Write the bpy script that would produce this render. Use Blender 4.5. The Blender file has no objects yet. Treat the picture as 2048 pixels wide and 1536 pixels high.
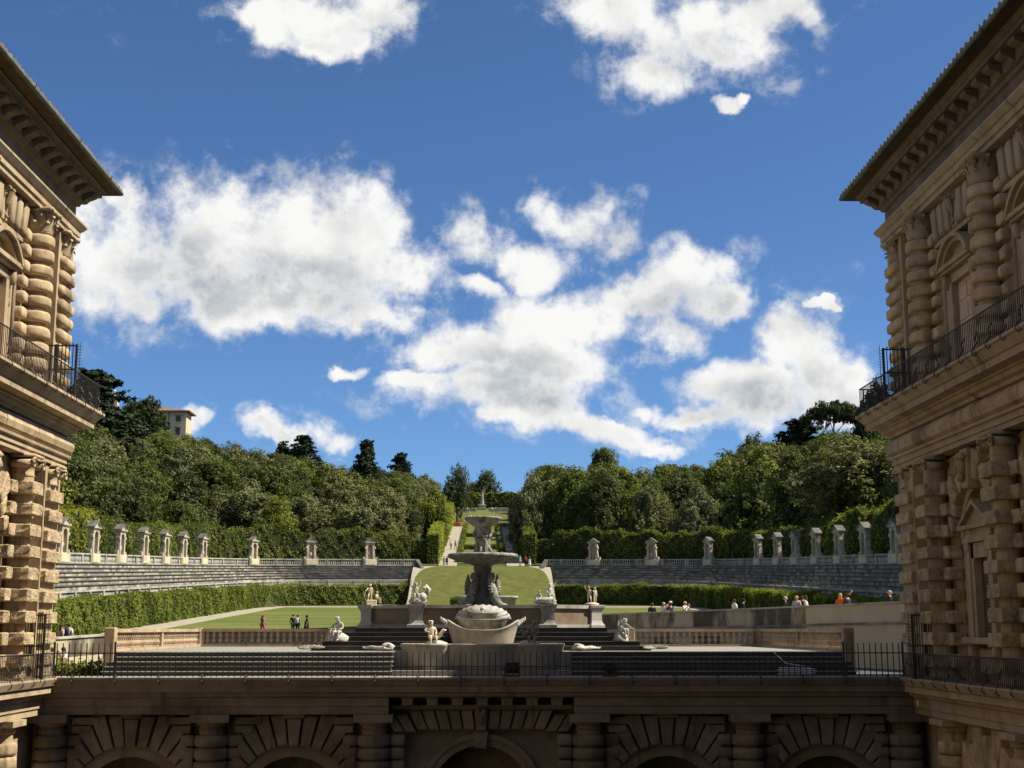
import bpy, bmesh, math, random
import numpy as np
from mathutils import Vector, Matrix
R = math.radians
random.seed(7); rng = np.random.default_rng(7)
sc = bpy.context.scene
C = sc.collection

# ------------------------------------------------------------------ camera
PITCH, YAW, FPX = R(10.286), R(1.2734), 2700.0
EYE = Vector((0, 0, 1.9))
cd = bpy.data.cameras.new('camera'); cam = bpy.data.objects.new('camera', cd); C.objects.link(cam)
cam.location = EYE; cam.rotation_euler = (math.pi / 2 + PITCH, 0, -YAW)
cd.sensor_width = 36; cd.lens = FPX / 2048 * 36; cd.clip_start = .2; cd.clip_end = 9000
sc.camera = cam
_r = Vector((math.cos(YAW), -math.sin(YAW), 0))
_f = Vector((math.sin(YAW) * math.cos(PITCH), math.cos(YAW) * math.cos(PITCH), math.sin(PITCH)))
_u = _r.cross(_f)
def ray(px, py): return _r * ((px - 1024) / FPX) - _u * ((py - 768) / FPX) + _f
def at(px, py, Y):
    d = ray(px, py); return EYE + d * (Y / d.y)
def topx(p):
    d = Vector(p) - EYE; w = d.dot(_f)
    return 1024 + FPX * d.dot(_r) / w, 768 - FPX * d.dot(_u) / w

# ------------------------------------------------------------------ light
SUN_EL, SUN_BACK = R(50.5), R(3.0)          # from the right (+X), a little behind the viewer
sdir = Vector((math.cos(SUN_EL) * math.cos(SUN_BACK), -math.cos(SUN_EL) * math.sin(SUN_BACK), math.sin(SUN_EL)))
sl = bpy.data.lights.new('sun', 'SUN'); sun = bpy.data.objects.new('sun', sl); C.objects.link(sun)
sl.energy = 5.0; sl.angle = R(.53); sl.color = (1, .91, .735)
sun.rotation_euler = sdir.to_track_quat('Z', 'Y').to_euler(); sun.location = (60, 0, 80)
vs = sc.view_settings
vs.view_transform = 'Standard'; vs.look = 'None'; vs.gamma = 1; vs.exposure = 0.88; vs.use_curve_mapping = False
sc.render.engine = 'CYCLES'
sc.cycles.use_denoising = True; sc.cycles.max_bounces = 6; sc.cycles.diffuse_bounces = 3
sc.cycles.transparent_max_bounces = 4; sc.cycles.caustics_reflective = False; sc.cycles.caustics_refractive = False

world = bpy.data.worlds.new('World'); sc.world = world; world.use_nodes = True
WT = world.node_tree; WT.nodes.clear()
def N(t, kind, **kw):
    n = t.nodes.new(kind)
    for k, v in kw.items(): setattr(n, k, v)
    return n
class G:                                     # tiny node-graph helper
    def __init__(s, t): s.t = t
    def _set(s, inp, v):
        if isinstance(v, bpy.types.NodeSocket): s.t.links.new(v, inp)
        elif v is not None:
            try: inp.default_value = v
            except Exception: inp.default_value = tuple(v) + (1,)
    def m(s, op, a, b=None, c=None, clamp=False):
        n = N(s.t, 'ShaderNodeMath', operation=op, use_clamp=clamp)
        s._set(n.inputs[0], a); s._set(n.inputs[1], b); s._set(n.inputs[2], c); return n.outputs[0]
    def v(s, op, a, b=None, c=None):
        n = N(s.t, 'ShaderNodeVectorMath', operation=op)
        s._set(n.inputs[0], a); s._set(n.inputs[1], b)
        if c is not None: s._set(n.inputs[3] if op == 'SCALE' else n.inputs[2], c)
        return n.outputs['Value'] if op in ('DOT_PRODUCT', 'LENGTH') else n.outputs[0]
    def noise(s, vec, scale, detail=4, rough=.55, dist=0):
        n = N(s.t, 'ShaderNodeTexNoise'); s._set(n.inputs['Vector'], vec)
        n.inputs['Scale'].default_value = scale; n.inputs['Detail'].default_value = detail
        n.inputs['Roughness'].default_value = rough; n.inputs['Distortion'].default_value = dist
        return n.outputs['Fac']
    def ss(s, x, a, b, lo=0., hi=1.):
        n = N(s.t, 'ShaderNodeMapRange', interpolation_type='SMOOTHSTEP')
        s._set(n.inputs[0], x); n.inputs[1].default_value = a; n.inputs[2].default_value = b
        n.inputs[3].default_value = lo; n.inputs[4].default_value = hi; return n.outputs[0]
    def lin(s, x, a, b, lo=0., hi=1.):
        n = N(s.t, 'ShaderNodeMapRange'); s._set(n.inputs[0], x); n.inputs[1].default_value = a; n.inputs[2].default_value = b
        n.inputs[3].default_value = lo; n.inputs[4].default_value = hi; return n.outputs[0]
    def mix(s, f, a, b, bt='MIX'):
        n = N(s.t, 'ShaderNodeMix', data_type='RGBA', blend_type=bt)
        s._set(n.inputs[0], f); s._set(n.inputs[6], a); s._set(n.inputs[7], b); return n.outputs[2]
    def sep(s, v):
        n = N(s.t, 'ShaderNodeSeparateXYZ'); s._set(n.inputs[0], v); return n.outputs
    def comb(s, x, y, z):
        n = N(s.t, 'ShaderNodeCombineXYZ')
        for i, q in enumerate((x, y, z)): s._set(n.inputs[i], q)
        return n.outputs[0]
    def ramp(s, f, stops):
        n = N(s.t, 'ShaderNodeValToRGB'); s._set(n.inputs[0], f); e = n.color_ramp.elements
        while len(e) < len(stops): e.new(.5)
        for k, (p, c) in zip(e, stops): k.position = p; k.color = tuple(c) + (1,) if len(c) == 3 else c
        return n.outputs[0]

def make_sky():
    g = G(WT)
    sky = N(WT, 'ShaderNodeTexSky'); sky.sky_type = 'NISHITA'; sky.sun_disc = False
    sky.sun_elevation = SUN_EL; sky.sun_rotation = math.atan2(sdir.x, sdir.y)
    sky.altitude = 100; sky.air_density = .7; sky.dust_density = .32; sky.ozone_density = 6.0
    tc = N(WT, 'ShaderNodeTexCoord').outputs['Generated']
    d = g.v('NORMALIZE', tc)
    x, y, z = g.sep(d)
    yy = g.m('MAXIMUM', y, .05)
    wn = N(WT, 'ShaderNodeTexNoise'); WT.links.new(d, wn.inputs['Vector']); wn.inputs['Scale'].default_value = 9; wn.inputs['Detail'].default_value = 6; wn.inputs['Roughness'].default_value = .6
    warp = g.v('MULTIPLY_ADD', wn.outputs['Color'], (.12, .085, 0), (-.06, -.043, 0))
    uv0 = g.comb(g.m('DIVIDE', x, yy), g.m('DIVIDE', z, yy), 0.)
    uv = g.v('ADD', uv0, warp)
    # cumulus banks: heading (u), height (v) and half extents as tangents, one entry per swell of cloud
    banks = [  # px, py, rx, ry
        (225,520,130,120),(400,470,140,105),(560,500,160,115),(690,545,140,95),(470,590,170,75),(640,610,160,65),(820,565,100,50),(250,400,38,45),(150,510,80,90),(560,640,120,35),(740,640,70,28),
        (940,470,70,60),(1105,395,42,42),(1200,455,90,65),(1060,510,100,50),(950,575,60,22),(1130,430,50,40),
        (1365,560,112,74),(1265,605,110,62),(1090,640,120,70),(945,698,140,40),(1120,710,165,55),(1010,780,180,58),(1080,810,130,45),(1210,650,100,50),(1090,850,130,36),(1260,872,100,30),(1430,600,65,36),(1330,660,75,36),(735,738,32,16),(860,755,70,20),(1340,885,60,18),
        (1590,680,85,62),(1480,755,110,50),(1560,805,170,52),(1650,745,100,62),(1642,602,30,10),(1676,600,22,11),(1410,812,80,24),(1700,790,70,50),
        (650,20,120,60),(750,20,80,55),(540,20,50,45),(690,85,60,34),(650,75,45,30),
        (1250,10,100,60),(1400,60,150,95),(1540,20,95,50),(1310,145,84,58),(1455,216,36,15),(1492,206,26,12),(1450,110,60,40),(1530,-60,160,60),(680,-60,150,60),
        (395,862,42,30),(565,872,68,22),(690,885,48,26),(1000,855,40,18)]
    mn = None
    for px, py, rx, ry in banks:
        dd = ray(px, py); u0, v0 = dd.x / dd.y, dd.z / dd.y
        du = ray(px + rx, py); dv = ray(px, py - ry)
        iu = 1 / abs(du.x / du.y - u0); iv = 1 / abs(dv.z / dv.y - v0)
        q = g.v('MULTIPLY_ADD', uv, (iu, iv, 0), (-u0 * iu, -v0 * iv, 0))
        q = g.v('DOT_PRODUCT', q, q)
        if mn is None: mn = q
        else:
            mn = g.m('SMOOTH_MIN', mn, q, .35)
    n1 = g.noise(d, 10, 9, .60, .12)
    n2 = g.noise(d, 32, 8, .64, .1)
    fb = g.m('ADD', g.m('MULTIPLY', g.m('SUBTRACT', n1, .5), 4.2), g.m('MULTIPLY', g.m('SUBTRACT', n2, .5), 2.7))
    base = g.m('SUBTRACT', 1.18, g.m('MULTIPLY', g.m('MINIMUM', mn, 4.), .86))         # 1 in the core, 0 on the rim
    # the same kind of cumulus carries on round the rest of the sky
    far = g.m('MAXIMUM', g.ss(g.m('ABSOLUTE', g.m('DIVIDE', x, yy)), .45, .62), g.ss(z, .52, .62))
    gen = g.m('MINIMUM', g.m('MULTIPLY', g.m('SUBTRACT', g.noise(d, 3.1, 3, .5), .54), 7.), 1.)
    base = g.m('ADD', g.m('MULTIPLY', base, g.m('SUBTRACT', 1., far)), g.m('MULTIPLY', gen, far))
    D = g.m('ADD', base, fb)
    alpha = g.m('POWER', g.ss(D, -.45, 1.05), 1.5)
    wisp = g.m('MULTIPLY', g.m('MULTIPLY', g.ss(D, -1.7, .1), g.ss(n2, .46, .68)), .42)
    alpha = g.m('MAXIMUM', alpha, wisp)
    # self shading: relief towards the sun, greyer where the bank is thick and low
    off = g.v('ADD', d, (.016, -.003, .020))
    rel = g.m('SUBTRACT', n1, g.noise(off, 10, 6, .6, .12))
    thick = g.ss(D, .5, 1.5)
    # heavy, shaded bellies of the banks
    bm_ = None
    for px, py, rx, ry in [(400,585,210,62),(300,520,120,70),(620,600,140,45),(1060,735,170,42),(1080,800,150,40),(1375,610,90,34),(1560,800,170,46),(1640,745,70,42),(1400,105,100,45),(690,60,90,34),(1200,500,80,30),(570,885,60,14)]:
        dd = ray(px, py); u0, v0 = dd.x / dd.y, dd.z / dd.y
        du = ray(px + rx, py); dv = ray(px, py - ry)
        iu = 1 / abs(du.x / du.y - u0); iv = 1 / abs(dv.z / dv.y - v0)
        q = g.v('MULTIPLY_ADD', uv, (iu, iv, 0), (-u0 * iu, -v0 * iv, 0)); q = g.v('DOT_PRODUCT', q, q)
        bm_ = q if bm_ is None else g.m('SMOOTH_MIN', bm_, q, .5)
    belly = g.m('MAXIMUM', g.ss(bm_, 2.0, .1), g.m('MULTIPLY', far, .6))
    low = g.noise(g.v('MULTIPLY', d, (1., 1., 1.8)), 9.0, 5, .55, .1)
    shade = g.m('MULTIPLY', thick, g.m('MULTIPLY', belly, g.ss(low, .25, .60, .35, 1.)))
    br = g.m('ADD', g.m('SUBTRACT', .95, g.m('MULTIPLY', shade, .40)), g.m('MULTIPLY', rel, 1.0))
    br = g.m('MAXIMUM', g.m('MINIMUM', br, .98), .50)
    STR = .132 / 1.84
    skyc = g.v('MULTIPLY', sky.outputs[0], (STR * .75, STR * .905, STR * 1.0))
    cc = g.v('SCALE', g.mix(g.ss(br, .45, .85), (.91, .985, 1.05, 1), (1., .995, .97, 1)), None, br)
    cc = g.v('SCALE', cc, None, 1/1.84)
    col = g.mix(g.m('MULTIPLY', alpha, .97), skyc, cc)
    b = N(WT, 'ShaderNodeBackground'); WT.links.new(col, b.inputs[0]); b.inputs[1].default_value = 1.0
    o = N(WT, 'ShaderNodeOutputWorld'); WT.links.new(b.outputs[0], o.inputs[0])
    world.cycles.sampling_method = 'MANUAL'; world.cycles.sample_map_resolution = 512
make_sky()

# ------------------------------------------------------------------ helpers
class MB:
    """collects shapes; build() links them as ONE mesh object"""
    def __init__(s): s.v = []; s.f = []
    def add(s, vs, fs):
        o = len(s.v); s.v += [tuple(p) for p in vs]; s.f += [tuple(i + o for i in f) for f in fs]; return s
    def box(s, x0, x1, y0, y1, z0, z1):
        return s.add([(x0,y0,z0),(x1,y0,z0),(x1,y1,z0),(x0,y1,z0),(x0,y0,z1),(x1,y0,z1),(x1,y1,z1),(x0,y1,z1)],
                     [(3,2,1,0),(4,5,6,7),(0,1,5,4),(1,2,6,5),(2,3,7,6),(3,0,4,7)])
    def cbox(s, x0, x1, y0, y1, z0, z1, b):      # chamfered box
        vs = []
        for ax in range(3):
            for i in (0, 1):
                for j in (0, 1):
                    for k in (0, 1):
                        p = [(x0, x1)[i], (y0, y1)[j], (z0, z1)[k]]
                        sg = [(1, -1)[i], (1, -1)[j], (1, -1)[k]]
                        for q in range(3):
                            if q != ax: p[q] += b * sg[q]
                        vs.append(p)
        I = lambda ax, i, j, k: ax * 8 + i * 4 + j * 2 + k
        fs = []
        for ax in range(3):
            for e in (0, 1):
                if ax == 0: q = [(e,0,0),(e,1,0),(e,1,1),(e,0,1)]
                elif ax == 1: q = [(0,e,0),(0,e,1),(1,e,1),(1,e,0)]
                else: q = [(0,0,e),(1,0,e),(1,1,e),(0,1,e)]
                f = [I(ax, *t) for t in q]
                fs.append(f if e else f[::-1])
        for a in (0, 1):
            for b_ in (0, 1):
                f = [I(0,a,b_,0), I(1,a,b_,0), I(1,a,b_,1), I(0,a,b_,1)]; fs.append(f if a != b_ else f[::-1])
                f = [I(1,0,a,b_), I(2,0,a,b_), I(2,1,a,b_), I(1,1,a,b_)]; fs.append(f if a != b_ else f[::-1])
                f = [I(0,a,0,b_), I(0,a,1,b_), I(2,a,1,b_), I(2,a,0,b_)]; fs.append(f if a != b_ else f[::-1])
        for i in (0,1):
            for j in (0,1):
                for k in (0,1):
                    f = [I(0,i,j,k), I(1,i,j,k), I(2,i,j,k)]; fs.append(f if (i+j+k) % 2 else f[::-1])
        return s.add(vs, fs)
    def cush(s, x0, x1, y0, y1, z0, z1, n=6, e=.45):   # pillow block (superellipsoid)
        c = ((x0+x1)/2, (y0+y1)/2, (z0+z1)/2); h = ((x1-x0)/2, (y1-y0)/2, (z1-z0)/2)
        sp = lambda w, p: math.copysign(abs(w) ** p, w)
        vs = []; m = 2 * n
        for i in range(n + 1):
            t = -math.pi/2 + math.pi * i / n
            for j in range(m):
                a = 2 * math.pi * (j + .5) / m
                vs.append((c[0] + h[0]*sp(math.cos(t), e)*sp(math.cos(a), e), c[1] + h[1]*sp(math.cos(t), e)*sp(math.sin(a), e), c[2] + h[2]*sp(math.sin(t), e)))
        fs = [(i*m+j, i*m+(j+1) % m, (i+1)*m+(j+1) % m, (i+1)*m+j) for i in range(n) for j in range(m)]
        return s.add(vs, fs)
    def lathe(s, prof, n=20, c=(0,0,0), a0=0, a1=2*math.pi, sx=1, sy=1, wob=None):
        full = abs(a1 - a0 - 2*math.pi) < 1e-6; m = n if full else n + 1
        vs = []
        for r, z in prof:
            for j in range(m):
                a = a0 + (a1 - a0) * j / n
                q = r if wob is None else r * wob(a, z)
                vs.append((c[0] + q*sx*math.cos(a), c[1] + q*sy*math.sin(a), c[2] + z))
        fs = []
        for i in range(len(prof) - 1):
            for j in range(n):
                k = (j + 1) % m
                fs.append((i*m+j, i*m+k, (i+1)*m+k, (i+1)*m+j))
        return s.add(vs, fs)
    def tube(s, pts, rad, n=6, caps=True):
        pts = [Vector(p) for p in pts]; vs = []
        if not hasattr(rad, '__len__'): rad = [rad] * len(pts)
        for i, p in enumerate(pts):
            t = (pts[min(i+1, len(pts)-1)] - pts[max(i-1, 0)]).normalized()
            a = t.cross(Vector((0,0,1)));
            if a.length < .05: a = t.cross(Vector((1,0,0)))
            a.normalize(); b = t.cross(a)
            for j in range(n):
                q = 2*math.pi*j/n; vs.append(p + (a*math.cos(q) + b*math.sin(q)) * rad[i])
        fs = [(i*n+j, i*n+(j+1) % n, (i+1)*n+(j+1) % n, (i+1)*n+j) for i in range(len(pts)-1) for j in range(n)]
        if caps: fs += [tuple(range(n))[::-1], tuple((len(pts)-1)*n + j for j in range(n))]
        return s.add(vs, fs)
    def ell(s, c, r, n=8, wob=0):
        vs = []; m = 2*n
        for i in range(n+1):
            t = -math.pi/2 + math.pi*i/n
            for j in range(m):
                a = 2*math.pi*j/m; k = 1 + wob*math.sin(3*a+5*t)
                vs.append((c[0]+r[0]*k*math.cos(t)*math.cos(a), c[1]+r[1]*k*math.cos(t)*math.sin(a), c[2]+r[2]*math.sin(t)))
        return s.add(vs, [(i*m+j, i*m+(j+1) % m, (i+1)*m+(j+1) % m, (i+1)*m+j) for i in range(n) for j in range(m)])
    def slab(s, poly, mp, d0, d1, b=0):           # convex polygon, extruded d0->d1, front edge chamfered by b
        n = len(poly); cx = sum(p[0] for p in poly)/n; cy = sum(p[1] for p in poly)/n
        rm = min(math.hypot(p[0]-cx, p[1]-cy) for p in poly); k = max(.3, 1 - b/max(rm, 1e-3))
        rings = [[mp(p[0], p[1], d0) for p in poly]]
        if b: rings.append([mp(p[0], p[1], d1-b) for p in poly]); rings.append([mp(cx+(p[0]-cx)*k, cy+(p[1]-cy)*k, d1) for p in poly])
        else: rings.append([mp(p[0], p[1], d1) for p in poly])
        vs = [p for r in rings for p in r]; fs = []
        for i in range(len(rings)-1):
            for j in range(n): fs.append((i*n+j, i*n+(j+1) % n, (i+1)*n+(j+1) % n, (i+1)*n+j))
        fs.append(tuple((len(rings)-1)*n+j for j in range(n))); fs.append(tuple(range(n))[::-1])
        return s.add(vs, fs)
    def sweep(s, prof, frames, close=False):      # prof: [(o,z)], frames: f(o)->(x,y) list
        n = len(prof); vs = []
        for fr in frames:
            for o, z in prof: vs.append((*fr(o), z))
        fs = [(i*n+j, (i+1)*n+j, (i+1)*n+(j+1) % n, i*n+(j+1) % n) for i in range(len(frames)-1) for j in range(n if close else n-1)]
        if close: fs += [tuple(range(n)), tuple((len(frames)-1)*n + j for j in range(n))[::-1]]
        return s.add(vs, fs)
    def mesh(s, name, smooth=False):
        me = bpy.data.meshes.new(name); me.from_pydata(s.v, [], s.f)
        bm = bmesh.new(); bm.from_mesh(me); bmesh.ops.recalc_face_normals(bm, faces=bm.faces); bm.to_mesh(me); bm.free()
        if smooth: me.shade_smooth()
        return me
    def build(s, name, mat, parent=None, smooth=False, kind=None):
        return obj(name, s.mesh(name, smooth), mat, parent, kind=kind)
def obj(name, me, mat=None, parent=None, loc=None, rz=0, sc_=None, kind=None):
    o = bpy.data.objects.new(name, me); C.objects.link(o)
    if mat is not None and me is not None and not me.materials: me.materials.append(M[mat])
    if parent: o.parent = parent
    if loc is not None: o.location = loc
    if rz: o.rotation_euler[2] = rz
    if sc_ is not None: o.scale = sc_ if hasattr(sc_, '__len__') else (sc_,)*3
    if kind: o['kind'] = kind
    return o
def thing(name, label, cat, loc=(0,0,0), rz=0, group=None):
    o = bpy.data.objects.new(name, None); C.objects.link(o); o.location = loc; o.rotation_euler[2] = rz; o.empty_display_size = .3
    return tag(o, label, cat, group)
def tag(o, label, cat, group=None):
    o['label'] = label; o['category'] = cat
    if group: o['group'] = group
    return o
def npmesh(name, v, f4, mat):
    me = bpy.data.meshes.new(name); nv, nf = len(v), len(f4)
    me.vertices.add(nv); me.vertices.foreach_set('co', np.asarray(v, np.float32).ravel())
    me.loops.add(nf*4); me.loops.foreach_set('vertex_index', np.asarray(f4, np.int32).ravel())
    me.polygons.add(nf); me.polygons.foreach_set('loop_start', np.arange(0, nf*4, 4, dtype=np.int32))
    me.update(calc_edges=True); me.materials.append(M[mat]); return me
def leaves(cen, nrm, size, jit=.75):
    n = len(cen); nrm = nrm + rng.normal(0, jit, (n, 3)); nrm /= np.linalg.norm(nrm, axis=1)[:, None] + 1e-9
    t = np.cross(nrm, rng.normal(0, 1, (n, 3))); t /= np.linalg.norm(t, axis=1)[:, None] + 1e-9
    b = np.cross(nrm, t); s = (size * rng.uniform(.6, 1.35, n))[:, None]
    v = np.stack([cen - t*s, cen + b*s*.55 + nrm*s*.12, cen + t*s, cen - b*s*.55 + nrm*s*.12], 1).reshape(-1, 3)
    return v, np.arange(n*4).reshape(-1, 4)

# ------------------------------------------------------------------ materials (all procedural, on world position)
M = {}
def mat(name, stops, scale=1., detail=5, rough=.85, bump=0., bscale=None, stretch=(1,1,1), rnd=0., big=None, spec=.2, bdist=.03, streak=0.):
    m = bpy.data.materials.new(name); m.use_nodes = True; t = m.node_tree; g = G(t); p = t.nodes['Principled BSDF']
    pos = N(t, 'ShaderNodeNewGeometry').outputs['Position']; q = g.v('MULTIPLY', pos, stretch)
    if len(stops) == 1: stops = [(.3, [c*.86 for c in stops[0]]), (.7, [c*1.12 for c in stops[0]])]
    col = g.ramp(g.noise(q, scale, detail, .62), stops)
    if big:                                            # broad weathering: (scale, colour, lo, hi)
        col = g.mix(g.ss(g.noise(g.v('ADD', q, (31., 7., 3.)), big[0], 6, .6), big[2], big[3]), col, tuple(big[1]) + (1,))
    if streak:                                         # rain-washed dirt with its own ragged shape
        k = g.m('MULTIPLY', g.ss(g.noise(g.v('MULTIPLY', pos, (2.1, 2.1, .22)), 1., 6, .65), .50, .68), g.ss(g.noise(pos, .45, 4, .6), .40, .62))
        k2 = g.ss(g.noise(g.v('ADD', pos, (5., 9., 2.)), 3.2, 7, .7), .58, .72)
        col = g.mix(g.m('MULTIPLY', g.m('MAXIMUM', k, g.m('MULTIPLY', k2, .6)), streak), col, (.045, .038, .030, 1))
    if rnd:
        r = N(t, 'ShaderNodeObjectInfo').outputs['Random']
        col = g.v('SCALE', col, None, g.lin(r, 0, 1, 1-rnd, 1+rnd))
    t.links.new(col, p.inputs['Base Color']); p.inputs['Roughness'].default_value = rough
    p.inputs['Specular IOR Level'].default_value = spec
    if bump:
        b = N(t, 'ShaderNodeBump'); b.inputs['Strength'].default_value = bump; b.inputs['Distance'].default_value = bdist
        t.links.new(g.noise(q, bscale or scale*4, 5, .65), b.inputs['Height']); t.links.new(b.outputs[0], p.inputs['Normal'])
    M[name] = m; return m
def leafmat(name, dark, light, trans=.25, nsc=.35):
    m = bpy.data.materials.new(name); m.use_nodes = True; t = m.node_tree; g = G(t); t.nodes.remove(t.nodes['Principled BSDF'])
    ge = N(t, 'ShaderNodeNewGeometry'); oi = N(t, 'ShaderNodeObjectInfo').outputs['Random']
    f = g.m('ADD', g.m('MULTIPLY', ge.outputs['Random Per Island'], .34), g.m('MULTIPLY', g.ss(g.noise(ge.outputs['Position'], nsc, 4, .65), .34, .66), .66))
    col = g.ramp(f, [(.0, dark), (1., light)])
    col = g.mix(g.m('MULTIPLY', oi, .55), col, g.mix(1., col, (1.14, 1.03, .70, 1), 'MULTIPLY'))
    di = N(t, 'ShaderNodeBsdfDiffuse'); tr = N(t, 'ShaderNodeBsdfTranslucent'); gl = N(t, 'ShaderNodeBsdfGlossy'); gl.inputs['Roughness'].default_value = .6
    t.links.new(col, di.inputs[0]); t.links.new(g.mix(1., col, (1.3, 1.4, .6, 1), 'MULTIPLY'), tr.inputs[0])
    mx = N(t, 'ShaderNodeMixShader'); mx.inputs[0].default_value = trans; t.links.new(di.outputs[0], mx.inputs[1]); t.links.new(tr.outputs[0], mx.inputs[2])
    m2 = N(t, 'ShaderNodeMixShader'); m2.inputs[0].default_value = .012; t.links.new(mx.outputs[0], m2.inputs[1]); t.links.new(gl.outputs[0], m2.inputs[2])
    t.links.new(m2.outputs[0], t.nodes['Material Output'].inputs[0]); M[name] = m
S1, S2, S3 = (.222, .160, .096), (.415, .313, .195), (.60, .48, .31)
mat('stone', [(.25, S1), (.5, S2), (.8, S3)], 1.3, 7, .9, .5, 9, rnd=.10, big=(.35, (.17, .125, .085), .52, .72), streak=.6)
mat('stone_smooth', [(0.25, (0.249, 0.189, 0.119)), (0.75, (0.471, 0.37, 0.243))], .9, 7, .88, .3, 8, (1,1,.5), big=(.4, (.2, .15, .10), .54, .76), streak=.65)
mat('stone_rough', [(0.25, (0.239, 0.175, 0.105)), (0.5, (0.465, 0.356, 0.221)), (0.8, (0.722, 0.571, 0.365))], 2.6, 8, .95, 1.0, 9, rnd=.12, bdist=.14, streak=.35)
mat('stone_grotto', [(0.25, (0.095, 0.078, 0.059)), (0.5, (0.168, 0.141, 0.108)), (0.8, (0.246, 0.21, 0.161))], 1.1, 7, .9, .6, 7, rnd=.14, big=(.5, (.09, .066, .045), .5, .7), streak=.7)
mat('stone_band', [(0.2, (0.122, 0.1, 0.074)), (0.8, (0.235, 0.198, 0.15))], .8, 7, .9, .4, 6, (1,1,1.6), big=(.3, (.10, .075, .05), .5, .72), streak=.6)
mat('stone_weathered_shade', [(0.25, (0.098, 0.076, 0.051)), (0.75, (0.216, 0.17, 0.116))], 1.1, 7, .92, .3, 8, streak=.6)  # weathered cornice stone, with the shade under the eaves painted into its colour
mat('plaster_panel', [(.3, (.44, .31, .22)), (.7, (.54, .40, .29))], 1.5, 5, .9, .1, 9)
mat('plaster_line', [(.3, (.55, .46, .36)), (.7, (.66, .56, .45))], 3, 4, .9)
mat('shutter', [(.3, (.10, .082, .055)), (.7, (.15, .122, .085))], 3, 4, .7)
mat('iron', [(.3, (.018, .018, .02)), (.75, (.055, .045, .038))], 9, 5, .6, spec=.4)
mat('gutter', [(.3, (.05, .07, .06)), (.7, (.12, .16, .14))], 2, 5, .6)
mat('tile', [(.2, (.10, .075, .058)), (.6, (.20, .135, .095)), (.9, (.28, .24, .2))], 3, 6, .95, rnd=.25)
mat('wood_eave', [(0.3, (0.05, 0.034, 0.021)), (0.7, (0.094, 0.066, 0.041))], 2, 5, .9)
mat('marble', [(0.25, (0.255, 0.246, 0.221)), (0.5, (0.442, 0.429, 0.391)), (0.85, (0.561, 0.544, 0.501))], 2.6, 7, .6, .25, 12, big=(1.2, (.30, .27, .21), .55, .72))
mat('marble_warm', [(.25, (.32, .26, .18)), (.5, (.60, .51, .37)), (.85, (.70, .63, .50))], 2.6, 7, .7, .25, 12, big=(1.4, (.26, .20, .13), .56, .72))
mat('marble_dark', [(.25, (.07, .066, .058)), (.5, (.24, .225, .195)), (.85, (.46, .43, .375))], 3.0, 8, .75, .4, 10, (1,1,.6), streak=.8)
mat('basin', [(0.2, (0.187, 0.162, 0.123)), (0.5, (0.315, 0.281, 0.225)), (0.85, (0.425, 0.387, 0.319))], .8, 6, .75, .15, 9, (1.5,1.5,.5), big=(.9, (.20, .16, .11), .55, .75), streak=.7)
mat('pier', [(0.2, (0.255, 0.242, 0.221)), (0.8, (0.408, 0.395, 0.365))], 1.2, 6, .7, .15, 9, streak=.6)
mat('panel_brown', [(0.2, (0.112, 0.084, 0.056)), (0.5, (0.2, 0.152, 0.104)), (0.85, (0.264, 0.212, 0.152))], 1.4, 7, .6, .1, 8)
mat('step_dark', [(0.2, (0.03, 0.029, 0.027)), (0.55, (0.064, 0.061, 0.056)), (0.85, (0.136, 0.128, 0.119))], 1.6, 8, .85, .3, 10, (.5,1,1.5))
mat('tread', [(0.2, (0.135, 0.128, 0.117)), (0.55, (0.22, 0.211, 0.19)), (0.85, (0.282, 0.269, 0.245))], 1.3, 7, .9, .3, 9)
mat('court_paving', [(0.2, (0.05, 0.048, 0.043)), (0.8, (0.085, 0.08, 0.072))], .8, 6, .9)
mat('marble_black', [(0.25, (0.056, 0.053, 0.048)), (0.55, (0.182, 0.171, 0.147)), (0.85, (0.476, 0.448, 0.392))], 2.2, 8, .75, .4, 10, (1,1,.5))
mat('paving', [(0.2, (0.17, 0.162, 0.14)), (0.55, (0.246, 0.234, 0.204)), (0.85, (0.306, 0.293, 0.259))], 1.0, 7, .9, .3, 6)
mat('bal_warm', [(.2, (.24, .172, .108)), (.5, (.38, .29, .195)), (.85, (.48, .385, .275))], 1.6, 7, .88, .3, 10, rnd=.06, big=(.7, (.17, .135, .095), .53, .72), streak=.5)
mat('bal_dark', [(.2, (.10, .08, .06)), (.5, (.22, .175, .125)), (.85, (.34, .28, .21))], 1.6, 7, .9, .3, 10, rnd=.06)
mat('seat_stone', [(.32, (.08, .075, .063)), (.46, (.18, .168, .14)), (.56, (.34, .318, .265)), (.72, (.60, .565, .475))], .8, 8, .92, .3, 6, (1,1,.5), big=(.12, (.20, .19, .17), .5, .62))
mat('seat_tread', [(.3, (.055, .052, .045)), (.6, (.12, .112, .096)), (.85, (.24, .226, .195))], .8, 8, .92)
mat('bal_grey', [(.3, (.17, .16, .14)), (.5, (.34, .325, .285)), (.8, (.50, .48, .42))], .9, 7, .9, stretch=(1,1,.5))
mat('aed_stone', [(.3, (.24, .215, .165)), (.55, (.44, .395, .305)), (.85, (.58, .53, .42))], .9, 7, .9)
mat('aed_ochre', [(.3, (.46, .40, .26)), (.7, (.62, .56, .40))], .9, 6, .9, big=(.6, (.40, .37, .30), .5, .7))
mat('aed_niche', [(.3, (.40, .22, .12)), (.7, (.50, .33, .21))], .8, 5, .9)
mat('aed_slab', [(.3, (.07, .068, .064)), (.7, (.17, .165, .155))], 1.2, 6, .9)
mat('wall_cream', [(.25, (.26, .22, .15)), (.55, (.40, .345, .24)), (.85, (.48, .425, .31))], .5, 7, .92, .2, 6, (1,1,.35), big=(.5, (.085, .072, .052), .44, .58))
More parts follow.
